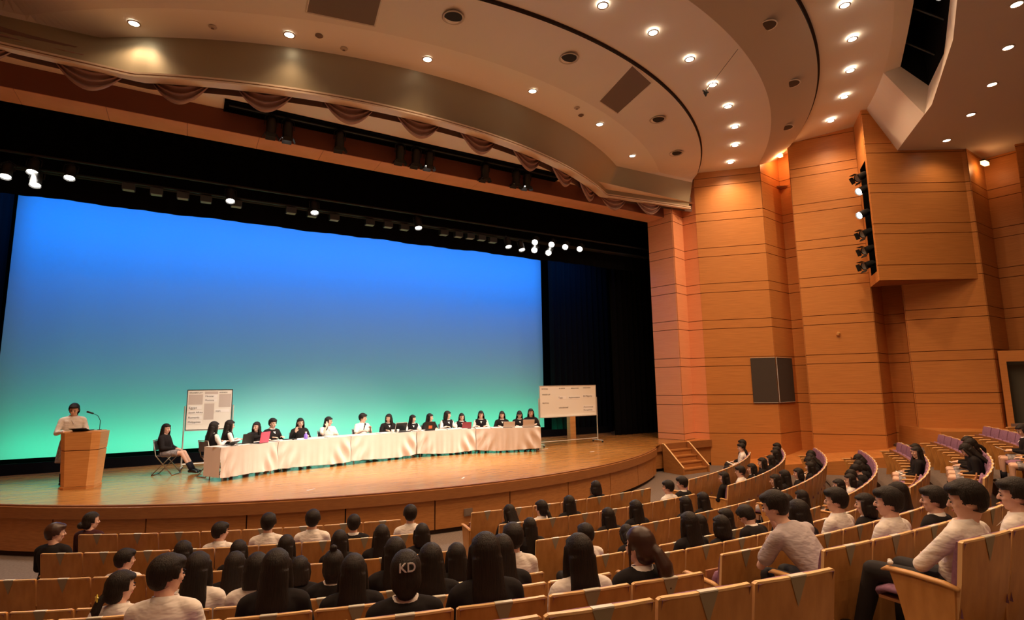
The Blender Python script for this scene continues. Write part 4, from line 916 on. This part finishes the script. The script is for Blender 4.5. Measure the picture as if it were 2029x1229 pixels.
# ------------------------------------------------------------------ place the seats
RW = ['one', 'two', 'three', 'four', 'five', 'six', 'seven', 'eight']
for key in sorted(seats):
    blk, k, i = key; s = seats[key]; x, y = pol(s['r'], s['a']); z = FL[k]
    vis = [projpx((x, y, z+h)) for h in (.3, .9)]
    if not any(v and -60 < v[0] < 2100 and v[1] < 1300 for v in vis): continue
    n = s['n']; occ = key in taken
    if i < 0: lab = 'wooden theatre seat with armrest in the block beyond the podium-side aisle'
    else:
        fr = (n-1-i) if blk == 'L' else i
        lab = '{1} theatre seat, row {2}, {3} from the {4}, {5}'.replace('{1}','{0}').replace('{2}','{1}').replace('{3}','{2}').replace('{4}','{3}').replace('{5}','{4}').format('occupied' if occ else 'empty', RW[k], (ORD+['nineteenth'])[fr], 'centre aisle' if blk == 'L' else ('podium-side aisle' if blk == 'C' else 'aisle'), BL[blk])
    o = empty('theatre_seat', (x, y, z), R(s['a'])); tag(o, lab, 'seat', 'theatre seats in curved rows')
    fx = s['r']*R(s['da'])/.53; o.scale = (fx, 1, 1)
    for nm in ('back_shell', 'edge', 'inlay', 'number_plate', 'upholstery', 'armrest', 'side_panel'):
        q = link(nm, SD[nm], bs_ if nm in ('edge', 'inlay', 'number_plate') else o)
        if nm == 'back_shell': bs_ = q
        if nm in ('armrest', 'side_panel'): q.location = (-.265, 0, 0)
    if i == n-1 or i < 0:
        for nm in ('armrest', 'side_panel'): link(nm, SD[nm], o, loc=(.265, 0, 0))
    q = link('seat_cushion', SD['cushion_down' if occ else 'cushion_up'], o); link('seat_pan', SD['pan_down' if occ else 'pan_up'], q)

# ================================================================== on the stage
# lectern
lc = empty('lectern', (-1.72, 14.48, STG), R(-14)); tag(lc, 'orange wooden lectern with chamfered front corner at the end of the stage', 'lectern')
def taper(pts0, z0, pts1, z1):
    m = MB(); n = len(pts0); m.v = [(*p, z0) for p in pts0]+[(*p, z1) for p in pts1]; m.f = [tuple(range(n-1, -1, -1)), tuple(range(n, 2*n))]+[(i, (i+1) % n, n+(i+1) % n, n+i) for i in range(n)]; return m
def oct_(w_, d0, d1, c): return [(-w_, d1), (-w_, d0+c), (-w_+c, d0), (w_-c, d0), (w_, d0+c), (w_, d1)]
m = taper(oct_(.29, -.27, .2, .10), .0, oct_(.30, -.28, .2, .10), .05); link('base', m.mesh('lbase', M_POD), lc)
m = taper(oct_(.285, -.265, .2, .10), .055, oct_(.325, -.30, .21, .11), .755); link('body', m.mesh('lbody', M_POD), lc)
m = taper(oct_(.31, -.285, .2, .10), .745, oct_(.31, -.285, .2, .10), .785); link('groove', m.mesh('lgroove', M_WALLD), lc)
m = taper(oct_(.327, -.302, .21, .11), .77, oct_(.35, -.33, .22, .12), 1.12); link('upper_body', m.mesh('lup', M_POD), lc)
m = MB(); m.box(-.30, .30, -.2, .2, 1.10, 1.135, Matrix.Rotation(-.0, 4, 'X')); link('desk_top', m.mesh('ltop', M_POD), lc)
o = empty('gooseneck_microphone', (-1.50, 14.55, STG+1.13)); tag(o, 'thin gooseneck microphone standing on the lectern', 'microphone')
m = MB(); m.lathe([(.04, 0), (.04, .015), (.008, .02), (.001, .02)], 12); m.tube([(0, 0, .02), (.0, .0, .2), (-.05, .02, .30), (-.14, .06, .35)], .006, 6); link('stand', m.mesh('gn', M_DARK), o)
m = MB(); m.cap((-.14, .06, .35), (-.24, .10, .385), .016, .02); link('microphone_head', m.mesh('gh', M_DARK, True), o)
def laptop(loc, rz, label, lidmat, open_=105, w_=.3, d_=.2, on=None, sticker=None, cat='laptop'):
    o = empty('laptop', loc, rz); tag(o, label, cat)
    m = MB(); m.box(-w_/2, w_/2, -d_/2, d_/2, 0, .015); link('base', m.mesh('lap', M_DARK), o)
    Mx = Matrix.Translation((0, -d_/2, .015)) @ Matrix.Rotation(R(-(open_-90)), 4, 'X').inverted()
    m = MB(); m.box(-w_/2, w_/2, -.008, 0, 0, d_, Mx); ld_ = link('lid', m.mesh('lid', lidmat), o)
    m = MB(); m.box(-w_/2+.012, w_/2-.012, 0, .002, .012, d_-.012, Mx); link('screen', m.mesh('scr', on or M_PHONE), ld_)
    if sticker: m = MB(); m.box(-.05, .05, -.0105, -.008, .05, .13, Mx); link('sticker', m.mesh('stk', sticker), ld_)
    return o
o = laptop((-1.76, 14.5, STG+1.136), R(-14), 'dark tablet lying open on the lectern top', M_DARK, 165, .3, .2)
person((-2.02, 15.0, STG), math.pi+R(14), 'stand', 'tail', 'white', 'skirt', 'speaker in white shirt and grey skirt standing behind the lectern, looking down', None, 1.07)

# folding chairs
def chair_parts():
    a = MB()
    for sx in (-.2, .2):
        a.tube([(sx, .26, .012), (sx, -.12, .45), (sx*.95, -.2, .8)], .011, 6); a.tube([(sx*.85, -.2, .012), (sx*.85, .2, .43)], .011, 6)
    a.tube([(-.2, .26, .012), (.2, .26, .012)], .011, 6); a.tube([(-.17, -.2, .012), (.17, -.2, .012)], .011, 6); a.tube([(-.19, -.2, .8), (.19, -.2, .8)], .011, 6)
    b = MB(); b.box(-.19, .19, -.14, .22, .43, .455); c = MB(); c.grid([[(x, -.185-.02*(1-(x/.19)**2), z) for x in (-.19, -.1, 0, .1, .19)] for z in (.56, .78)]); c.grid([[(x, -.170-.02*(1-(x/.19)**2), z) for x in (-.19, -.1, 0, .1, .19)] for z in (.56, .78)])
    return a.mesh('chair_frame', M_METAL, True), b.mesh('chair_seat', mat('chair seat vinyl', (.12, .10, .10), .6)), c.mesh('chair_back', mat('chair back vinyl', (.12, .10, .10), .6), fix=False)
CF, CSs, CB = chair_parts()
def fchair(loc, rz, label):
    o = empty('folding_chair', loc, rz); tag(o, label, 'chair', 'folding chairs on the stage'); link('frame', CF, o); link('seat', CSs, o); link('backrest', CB, o); return o

S1 = Vector((-.30, 15.45)); a1 = R(-115)
def seated(x, y, rz, *args, **kw):
    # the seat centre of a folding chair sits 0.25 m in front of the figure's origin
    return person((x, y, STG), rz, *args, **kw)
def fwd(x, y, rz, d): return (x-math.sin(rz)*d, y+math.cos(rz)*d)
q = fwd(S1.x, S1.y, a1, -.25); seated(q[0], q[1], a1, 'chair', 'long', 'black', 'skirt', 'person in black sweater and plaid skirt sitting alone on a folding chair by the board', None, .98)
fchair((S1.x, S1.y, STG), a1, 'folding chair of the person sitting alone between lectern and whiteboard')
# tables
TB = [(.72, 13.46), (1.95, 14.12), (3.72, 14.42), (5.62, 14.76), (7.36, 14.56), (9.13, 13.8)]
TN = ['shortest angled one at the podium end', 'second from the podium', 'middle one of the row', 'fourth from the podium', 'last one by the wide whiteboard']
for i in range(5):
    a, b = Vector(TB[i]), Vector(TB[i+1]); e = (b-a); L_ = e.length; e.normalize(); ang = math.atan2(e.y, e.x); mid = (a+b)/2
    nrm = Vector((-e.y, e.x)); o = empty('folding_table', (mid.x+nrm.x*.3, mid.y+nrm.y*.3, STG), ang); tag(o, 'folding table under cloth, '+TN[i], 'table', 'tables on the stage')
    m = MB(); m.box(-L_/2+.03, L_/2-.03, -.27, .27, .66, .69); link('tabletop', m.mesh('ttop', M_POD), o)
    for sx in (-1, 1):
        for sy in (-.24, .24): m = MB(); m.tube([(sx*(L_/2-.12), sy, 0), (sx*(L_/2-.12), sy, .66)], .014, 6); link('leg', m.mesh('tleg', M_METAL), o)
    # draped cloth
    m = MB(); nx, nz = 46, 14; hx = L_/2-.008; rows = []
    for j in range(nz+1):
        f = j/nz; row = []
        for k in range(nx+1):
            s = 2*k/nx-1; x = s*hx
            u = (1-abs(s)); fold = .046*math.sin((u*9+f*3.2)*2.1)*math.exp(-((u*2.6-f*1.0)**2)*3)*min(1, f*2.5)
            fold += .016*math.sin(s*15+i*2+f*1.3)*f+.008*math.sin(s*37+i)*f
            z = .706-.63*f+(.012*math.cos(s*3.1+i))*f+.02*(f**3)*abs(s)**3
            row.append((x, -.30-.015*f+fold-.012, z))
        rows.append(row)
    m.grid(rows)
    m.grid([[(x, y, .708) for x in np.linspace(-hx, hx, 12)] for y in (-.312, -.1, .1, .30)])
    for sx in (-1, 1):
        m.grid([[(sx*hx, -.30+.60*t, .707-.62*f) for t in np.linspace(0, 1, 7)] for f in (0, .5, 1)])
    m.grid([[(x, .305, .707) for x in np.linspace(-hx, hx, 8)], [(x, .32, .42) for x in np.linspace(-hx, hx, 8)]])
    c_ = link('tablecloth', m.mesh('cloth', M_CLOTH, True, fix=False), None, (mid.x+nrm.x*.3, mid.y+nrm.y*.3, STG), ang); tag(c_, 'pinkish white cloth over stage table, '+TN[i], 'tablecloth', 'cloths on the stage tables')
def on_table(px, u):   # point behind the front edge at world x = px, u metres back
    for i in range(5):
        if TB[i][0] <= px <= TB[i+1][0] or i == 4 or (i == 0 and px < TB[0][0]):
            a, b = Vector(TB[i]), Vector(TB[i+1]); e = (b-a).normalized(); t = (px-a.x)/(b.x-a.x); q = a+(b-a)*t+Vector((-e.y, e.x))*u; return q.x, q.y, math.atan2(e.y, e.x)
PAN = [  # x, back offset, rz offset from facing the hall, pose, hair, clothes, bottoms, label, scale
 (1.55, 15.10, -10, 'reach', 'long', 'black', 'skirt', 'person in black leaning over beside the pink tablet at the stage table', .97),
 (1.93, 15.22, 0, 'table', 'short', 'blazer', 'trousers', 'person with parted short hair and black V-neck at the stage table', 1.02),
 (2.62, 15.32, 0, 'wave', 'long', 'black', 'skirt', 'person in black raising a hand behind the violet bottle at the table', 1.0),
 (3.35, 15.42, 8, 'cheek', 'long', 'tee', 'skirt', 'person in white short sleeves with a hand on the cheek', 1.0),
 (4.30, 15.55, 10, 'mic', 'short', 'tee', 'trousers', 'person with very short hair and white shirt holding a microphone', 1.04),
 (5.10, 15.68, -10, 'tableR', 'long', 'blazer', 'skirt', 'person in black sweater turning towards the podium behind the black tablet', 1.0),
 (5.84, 15.70, 5, 'tableL', 'long', 'vest', 'skirt', 'person in vest next to the black tablet, hair over the shoulder', .95),
 (6.36, 15.66, 10, 'tableL', 'long', 'blazer', 'skirt', 'person in black behind the dark case with orange label', .97),
 (6.90, 15.60, 10, 'tableL', 'bob', 'vest', 'skirt', 'person in vest with white sleeves between orange-labelled case and maroon tablet', 1.02),
 (7.35, 15.52, 0, 'table', 'long', 'vest', 'skirt', 'person with white bow and vest behind the maroon tablet', .95),
 (7.93, 15.34, 0, 'table', 'long', 'vest', 'skirt', 'person in vest and white sleeves between maroon tablet and white laptop', 1.0),
 (8.53, 15.08, 0, 'table', 'long', 'blazer', 'skirt', 'person in black behind the first white laptop at the stage table', .98),
 (9.02, 14.84, 0, 'cover', 'long', 'blazer', 'skirt', 'person in black with fringe between the two white laptops', .98),
 (9.36, 14.72, 0, 'table', 'long', 'black', 'skirt', 'person in black at the very end of the stage table by the whiteboard', 1.03)]
for (x, y, ro, kd, hair, cl, bt, lab, sc) in PAN:
    _, _, ta = on_table(min(x, 9.1), .3); rz = math.pi+ta+R(ro)
    q = fwd(x, y, rz, -.225); person((q[0], q[1], STG), rz, kd, hair, cl, bt, lab, 'panel seated at the stage tables', sc)
    c_ = fwd(x, y, rz, .02); fchair((c_[0], c_[1], STG), rz, 'folding chair under the '+' '.join(lab.split()[:12]))
for (x, y, rz, lab) in ((.58, 14.52, R(-62), 'person with long hair and vest seen from behind at the podium end of the table'), (.92, 14.90, R(-80), 'person in white sleeves holding a paper, second from the table end')):
    q = fwd(x, y, rz, -.225); person((q[0], q[1], STG), rz, 'table', 'long', 'vest', 'skirt', lab, None, 1.03); c_ = fwd(x, y, rz, .02); fchair((c_[0], c_[1], STG), rz, 'folding chair under the '+' '.join(lab.split()[:12]))
# things on the tables
TZ = STG+.709
def place(px, u): x, y, a = on_table(px, u); return x, y, a
M_SCRW = mat('pale lid', (.62, .55, .50), .5)
x, y, a = place(1.38, .3); laptop((x, y, TZ), a, 'black open laptop beside the pink tablet case', M_DARK, 100, .28, .22)
x, y, a = place(1.62, .16); laptop((x, y, TZ), a+.3, 'bright pink tablet case standing open on the table', M_PINK, 100, .30, .24, cat='tablet')
x, y, a = place(1.0, .3); laptop((x, y, TZ), a+.3, 'dark tablet lying open near the podium end of the table', M_DARK, 150, .25, .18, cat='tablet')
x, y, a = place(5.3, .2); laptop((x, y, TZ), a+math.pi, 'tablet on a stand with black screen facing the hall', M_ALU, 72, .36, .25, cat='tablet')
x, y, a = place(6.02, .18); laptop((x, y, TZ), a, 'dark tablet case with orange label on its back', M_DARK, 100, .28, .24, sticker=M_ORANGE, cat='tablet')
x, y, a = place(7.12, .2); laptop((x, y, TZ), a, 'maroon tablet case standing on the table', mat('maroon cover', (.25, .05, .06), .5), 100, .28, .18, cat='tablet')
x, y, a = place(8.27, .16); laptop((x, y, TZ), a, 'pale laptop with grey panel, nearer the middle of the table', M_SCRW, 105, .34, .17)
x, y, a = place(8.80, .16); laptop((x, y, TZ), a, 'pale laptop at the whiteboard end of the table', M_SCRW, 105, .34, .22)
o = empty('bottle', (2.62, 14.42, TZ)); tag(o, 'small violet bottle standing on the table', 'bottle'); m = MB(); m.lathe([(.001, 0), (.045, 0), (.045, .10), (.02, .13), (.02, .15), (.001, .15)], 12); link('body', m.mesh('bot', M_BLUECUP, True), o); m = MB(); m.lathe([(.001, .15), (.024, .15), (.024, .175), (.001, .175)], 10); link('cap', m.mesh('botcap', M_WHITE), o)
for i, (px, u, r_, n) in enumerate([(.85, .2, .3, 4), (1.25, .12, -.2, 3), (2.15, .18, .1, 4), (2.5, .2, .5, 2), (3.3, .2, .1, 5), (3.85, .15, -.3, 3), (4.7, .2, .2, 5), (5.9, .2, .3, 3), (6.7, .2, 0, 6), (7.0, .15, .5, 4), (7.9, .15, .2, 5), (8.3, .2, -.2, 3), (8.85, .22, .1, 7)]):
    x, y, a = place(px, u); m = MB()
    for j in range(n): m.box(-.15, .15, -.105, .105, j*.004, j*.004+.003, Matrix.Rotation(.06*math.sin(j*3+i), 4, 'Z'))
    o = link('paper_sheets', m.mesh('sheets', M_PAPER), None, (x, y, TZ), a+r_); o['kind'] = 'thing'; tag(o, 'thin pile of white papers on the stage tables, {} from the podium'.format(ORD[i]), 'paper')
for i, (px, u) in enumerate([(4.95, .12), (5.12, .14)]):
    x, y, a = place(px, u); m = MB(); m.lathe([(.001, 0), (.03, 0), (.036, .09), (.032, .09), (.001, .01)], 12); o = link('paper_cup', m.mesh('cup', M_PAPER, True), None, (x, y, TZ)); tag(o, 'white paper cup on the table, '+('nearer the podium' if i == 0 else 'beside the folded sheet'), 'cup')
x, y, a = place(5.72, .12); m = MB(); m.ell((0, 0, .06), (.07, .05, .06)); o = link('tissue', m.mesh('tissue', M_PAPER, True), None, (x, y, TZ)); tag(o, 'rounded white tissue heap beside the black tablet', 'tissue')
x, y, a = place(2.28, .2); m = MB(); m.box(-.16, .16, -.05, .05, 0, .03); o = link('pencil_case', m.mesh('pcase', M_DARK), None, (x, y, TZ), a); tag(o, 'black pencil case lying on the table', 'pencil case')
o = empty('hand_microphone', (4.22, 15.05, TZ+.10), 0); tag(o, 'black microphone held by the short-haired person at the table', 'microphone'); m = MB(); m.tube([(0, 0, 0), (.02, -.04, .13)], [.012, .016], 8); link('handle', m.mesh('hm', M_DARK), o); m = MB(); m.ell((.024, -.05, .155), (.026, .026, .03)); link('grille', m.mesh('hg', M_DARK, True), o)

# whiteboards
def text_mesh(s, size, mt=M_INK):
    cu = bpy.data.curves.new('t', 'FONT'); cu.body = s; cu.size = size; cu.extrude = .0008; cu.align_x = 'LEFT'; cu.align_y = 'CENTER'; cu.resolution_u = 2
    t_ = bpy.data.objects.new('tmp', cu); COL.objects.link(t_); dg = bpy.context.evaluated_depsgraph_get(); me = bpy.data.meshes.new_from_object(t_.evaluated_get(dg)); bpy.data.objects.remove(t_); me.materials.append(mt); return me
def board(name, loc, rz, w_, z0, z1, label, strips, texts, frame, wheels=True, tray=True, grey=None):
    o = empty(name, loc, rz); tag(o, label, 'whiteboard')
    m = MB(); m.box(-w_/2, w_/2, -.012, .012, z0, z1); link('board', m.mesh('brd', M_BOARD), o)
    m = MB(); 
    for (x0, x1, za, zb) in ((-w_/2-.015, w_/2+.015, z1, z1+.02), (-w_/2-.015, w_/2+.015, z0-.02, z0), (-w_/2-.018, -w_/2, z0, z1), (w_/2, w_/2+.018, z0, z1)): m.box(x0, x1, -.018, .018, za, zb)
    link('frame', m.mesh('bfr', frame), o)
    if tray: m = MB(); m.box(-w_/2, w_/2, -.09, -.012, z0-.03, z0-.015); link('tray', m.mesh('tray', M_ALU), o)
    for sx in (-1, 1):
        m = MB(); x = sx*(w_/2+.045); m.tube([(x, 0, .06), (x, 0, (z0+z1)/2+.1)], .018, 8); po_ = link('post', m.mesh('bpost', M_ALU), o)
        m = MB(); m.tube([(x, -.26, .07), (x, .26, .07)], .018, 8); link('foot', m.mesh('bfoot', M_ALU), po_)
        for sy in (-.24, .24): m = MB(); m.lathe([(.001, -.015), (.03, -.015), (.03, .015), (.001, .015)], 12, Matrix.Translation((x, sy, .03)) @ Matrix.Rotation(R(90), 4, 'Y')); link('caster', m.mesh('cast', M_DARK), po_)
    m = MB(); m.tube([(-w_/2-.045, 0, .14), (w_/2+.045, 0, .14)], .015, 8); link('crossbar', m.mesh('bcross', M_ALU), o)
    for g in (grey or []): m = MB(); x0, x1, za, zb = g; m.box(x0, x1, -.0135, -.012, za, zb); link('sheet', m.mesh('gsheet', M_BOARDG), o)
    for (x, z, sw, sh, s, ts) in strips:
        m = MB(); m.box(x, x+sw, -.0150, -.0125, z-sh/2, z+sh/2); link('paper_strip', m.mesh('strip', M_PAPER), o)
        if s: link('lettering', text_mesh(s, ts), o, mw=Matrix.Translation((x+.02, -.0165, z)) @ Matrix.Rotation(R(90), 4, 'X'))
    for (x, z, s, ts) in texts: link('lettering', text_mesh(s, ts), o, mw=Matrix.Translation((x, -.0145, z)) @ Matrix.Rotation(R(90), 4, 'X'))
    return o
board('whiteboard', (.56, 15.95, STG), R(-4), .98, .97, 1.93, 'dark-framed upright board with stuck paper strips behind the seated people at the podium end',
      [(-.475, 1.50, .30, .09, 'Egypt', .08), (-.475, 1.385, .32, .09, 'South Africa', .062), (-.475, 1.26, .32, .09, 'Romania', .07), (-.475, 1.15, .32, .09, 'Philippines', .065), (-.13, 1.78, .29, .085, 'Minister', .06), (-.13, 1.68, .29, .085, 'Motions', .06), (.12, 1.41, .33, .07, 'topic', .055)],
      [(-.46, 1.87, 'SPEAKERS LIST', .045), (.2, 1.87, 'AGENDA', .045)], M_DARK, grey=[(-.47, -.16, 1.58, 1.83), (-.12, .17, 1.83, 1.90), (.2, .47, 1.5, 1.83), (-.12, .1, 1.2, 1.6)])
board('whiteboard', (10.98, 14.9, STG), R(2), 2.34, .93, 1.90, 'wide pale whiteboard on silver wheeled stand beyond the table end',
      [(-.45, 1.52, .34, .10, 'Topic', .08), (-.02, 1.52, .52, .10, 'Implementation', .075), (.6, 1.55, .52, .11, 'EU Majority', .08), (.6, 1.14, .52, .22, '', .08)],
      [(-1.1, 1.81, 'MOTIONS', .055), (-.4, 1.82, 'IN FAVOR', .055), (.1, 1.82, 'RESOLUTION', .055), (.62, 1.83, 'AMENDMENTS', .05), (-1.08, 1.63, 'SPEAKERS LIST', .05), (-1.08, 1.36, 'PROPOSAL', .055), (-.42, 1.2, 'unmoderated', .07), (.62, 1.19, 'Autonomous', .08), (.62, 1.09, 'Recognition', .08)], M_ALU)
for i, (x, y) in enumerate(((9.6, 14.3), (10.3, 12.9), (2.2, 11.4), (5.2, 10.9))):
    m = MB(); m.box(-.1, .1, -.02, .02, .0005, .002); o = link('floor_tape', m.mesh('tape', M_PAPER), None, (x, y, STG), .3*i); tag(o, 'short white marking tape on the stage floor, {} of four'.format(ORD[i]), 'tape')
# papers and bits held or lying among the audience
def seat_pt(row, ang, off, h): x, y = pol(RR[row-1]-off, ang); return (x, y, FL[row-1]+h)
for i, (row, ang, off, h, lab) in enumerate([(6, 24.7, .5, .60, 'white handout on the lap of a reader in row six by the wall'), (5, 24.2, .5, .60, 'small white notebook on a lap in row five'), (3, 25.9, .5, .68, 'white leaflet held up in row three by the wall'), (4, 19.3, .5, .7, 'white sheet held by a person looking down in row four'), (7, 25.5, .6, .66, 'pale open booklet held in row seven by the wall'), (1, 32.2, .5, .62, 'white notes on the lap of the person in white, row one')]):
    m = MB(); m.box(-.07, .07, -.09, .09, 0, .004, Matrix.Rotation(R(25), 4, 'X')); o = link('handout', m.mesh('handout', M_PAPER), None, seat_pt(row, ang, off, h), R(ang)); tag(o, lab, 'paper')
x, y = pol(RR[7]-.42, seats[('C', 7, 0)]['a']-seats[('C', 7, 0)]['da']*.5)
m = MB(); m.ell((0, 0, .014), (.026, .016, .014), seg=7, rg=5); m.ell((.014, .008, .022), (.012, .014, .012), seg=6, rg=4); o = link('crumpled_tissue', m.mesh('crumple', M_PAPER, True), None, (x, y, FL[7]+.622)); tag(o, 'small crumpled white tissue on the end armrest of row eight', 'tissue')
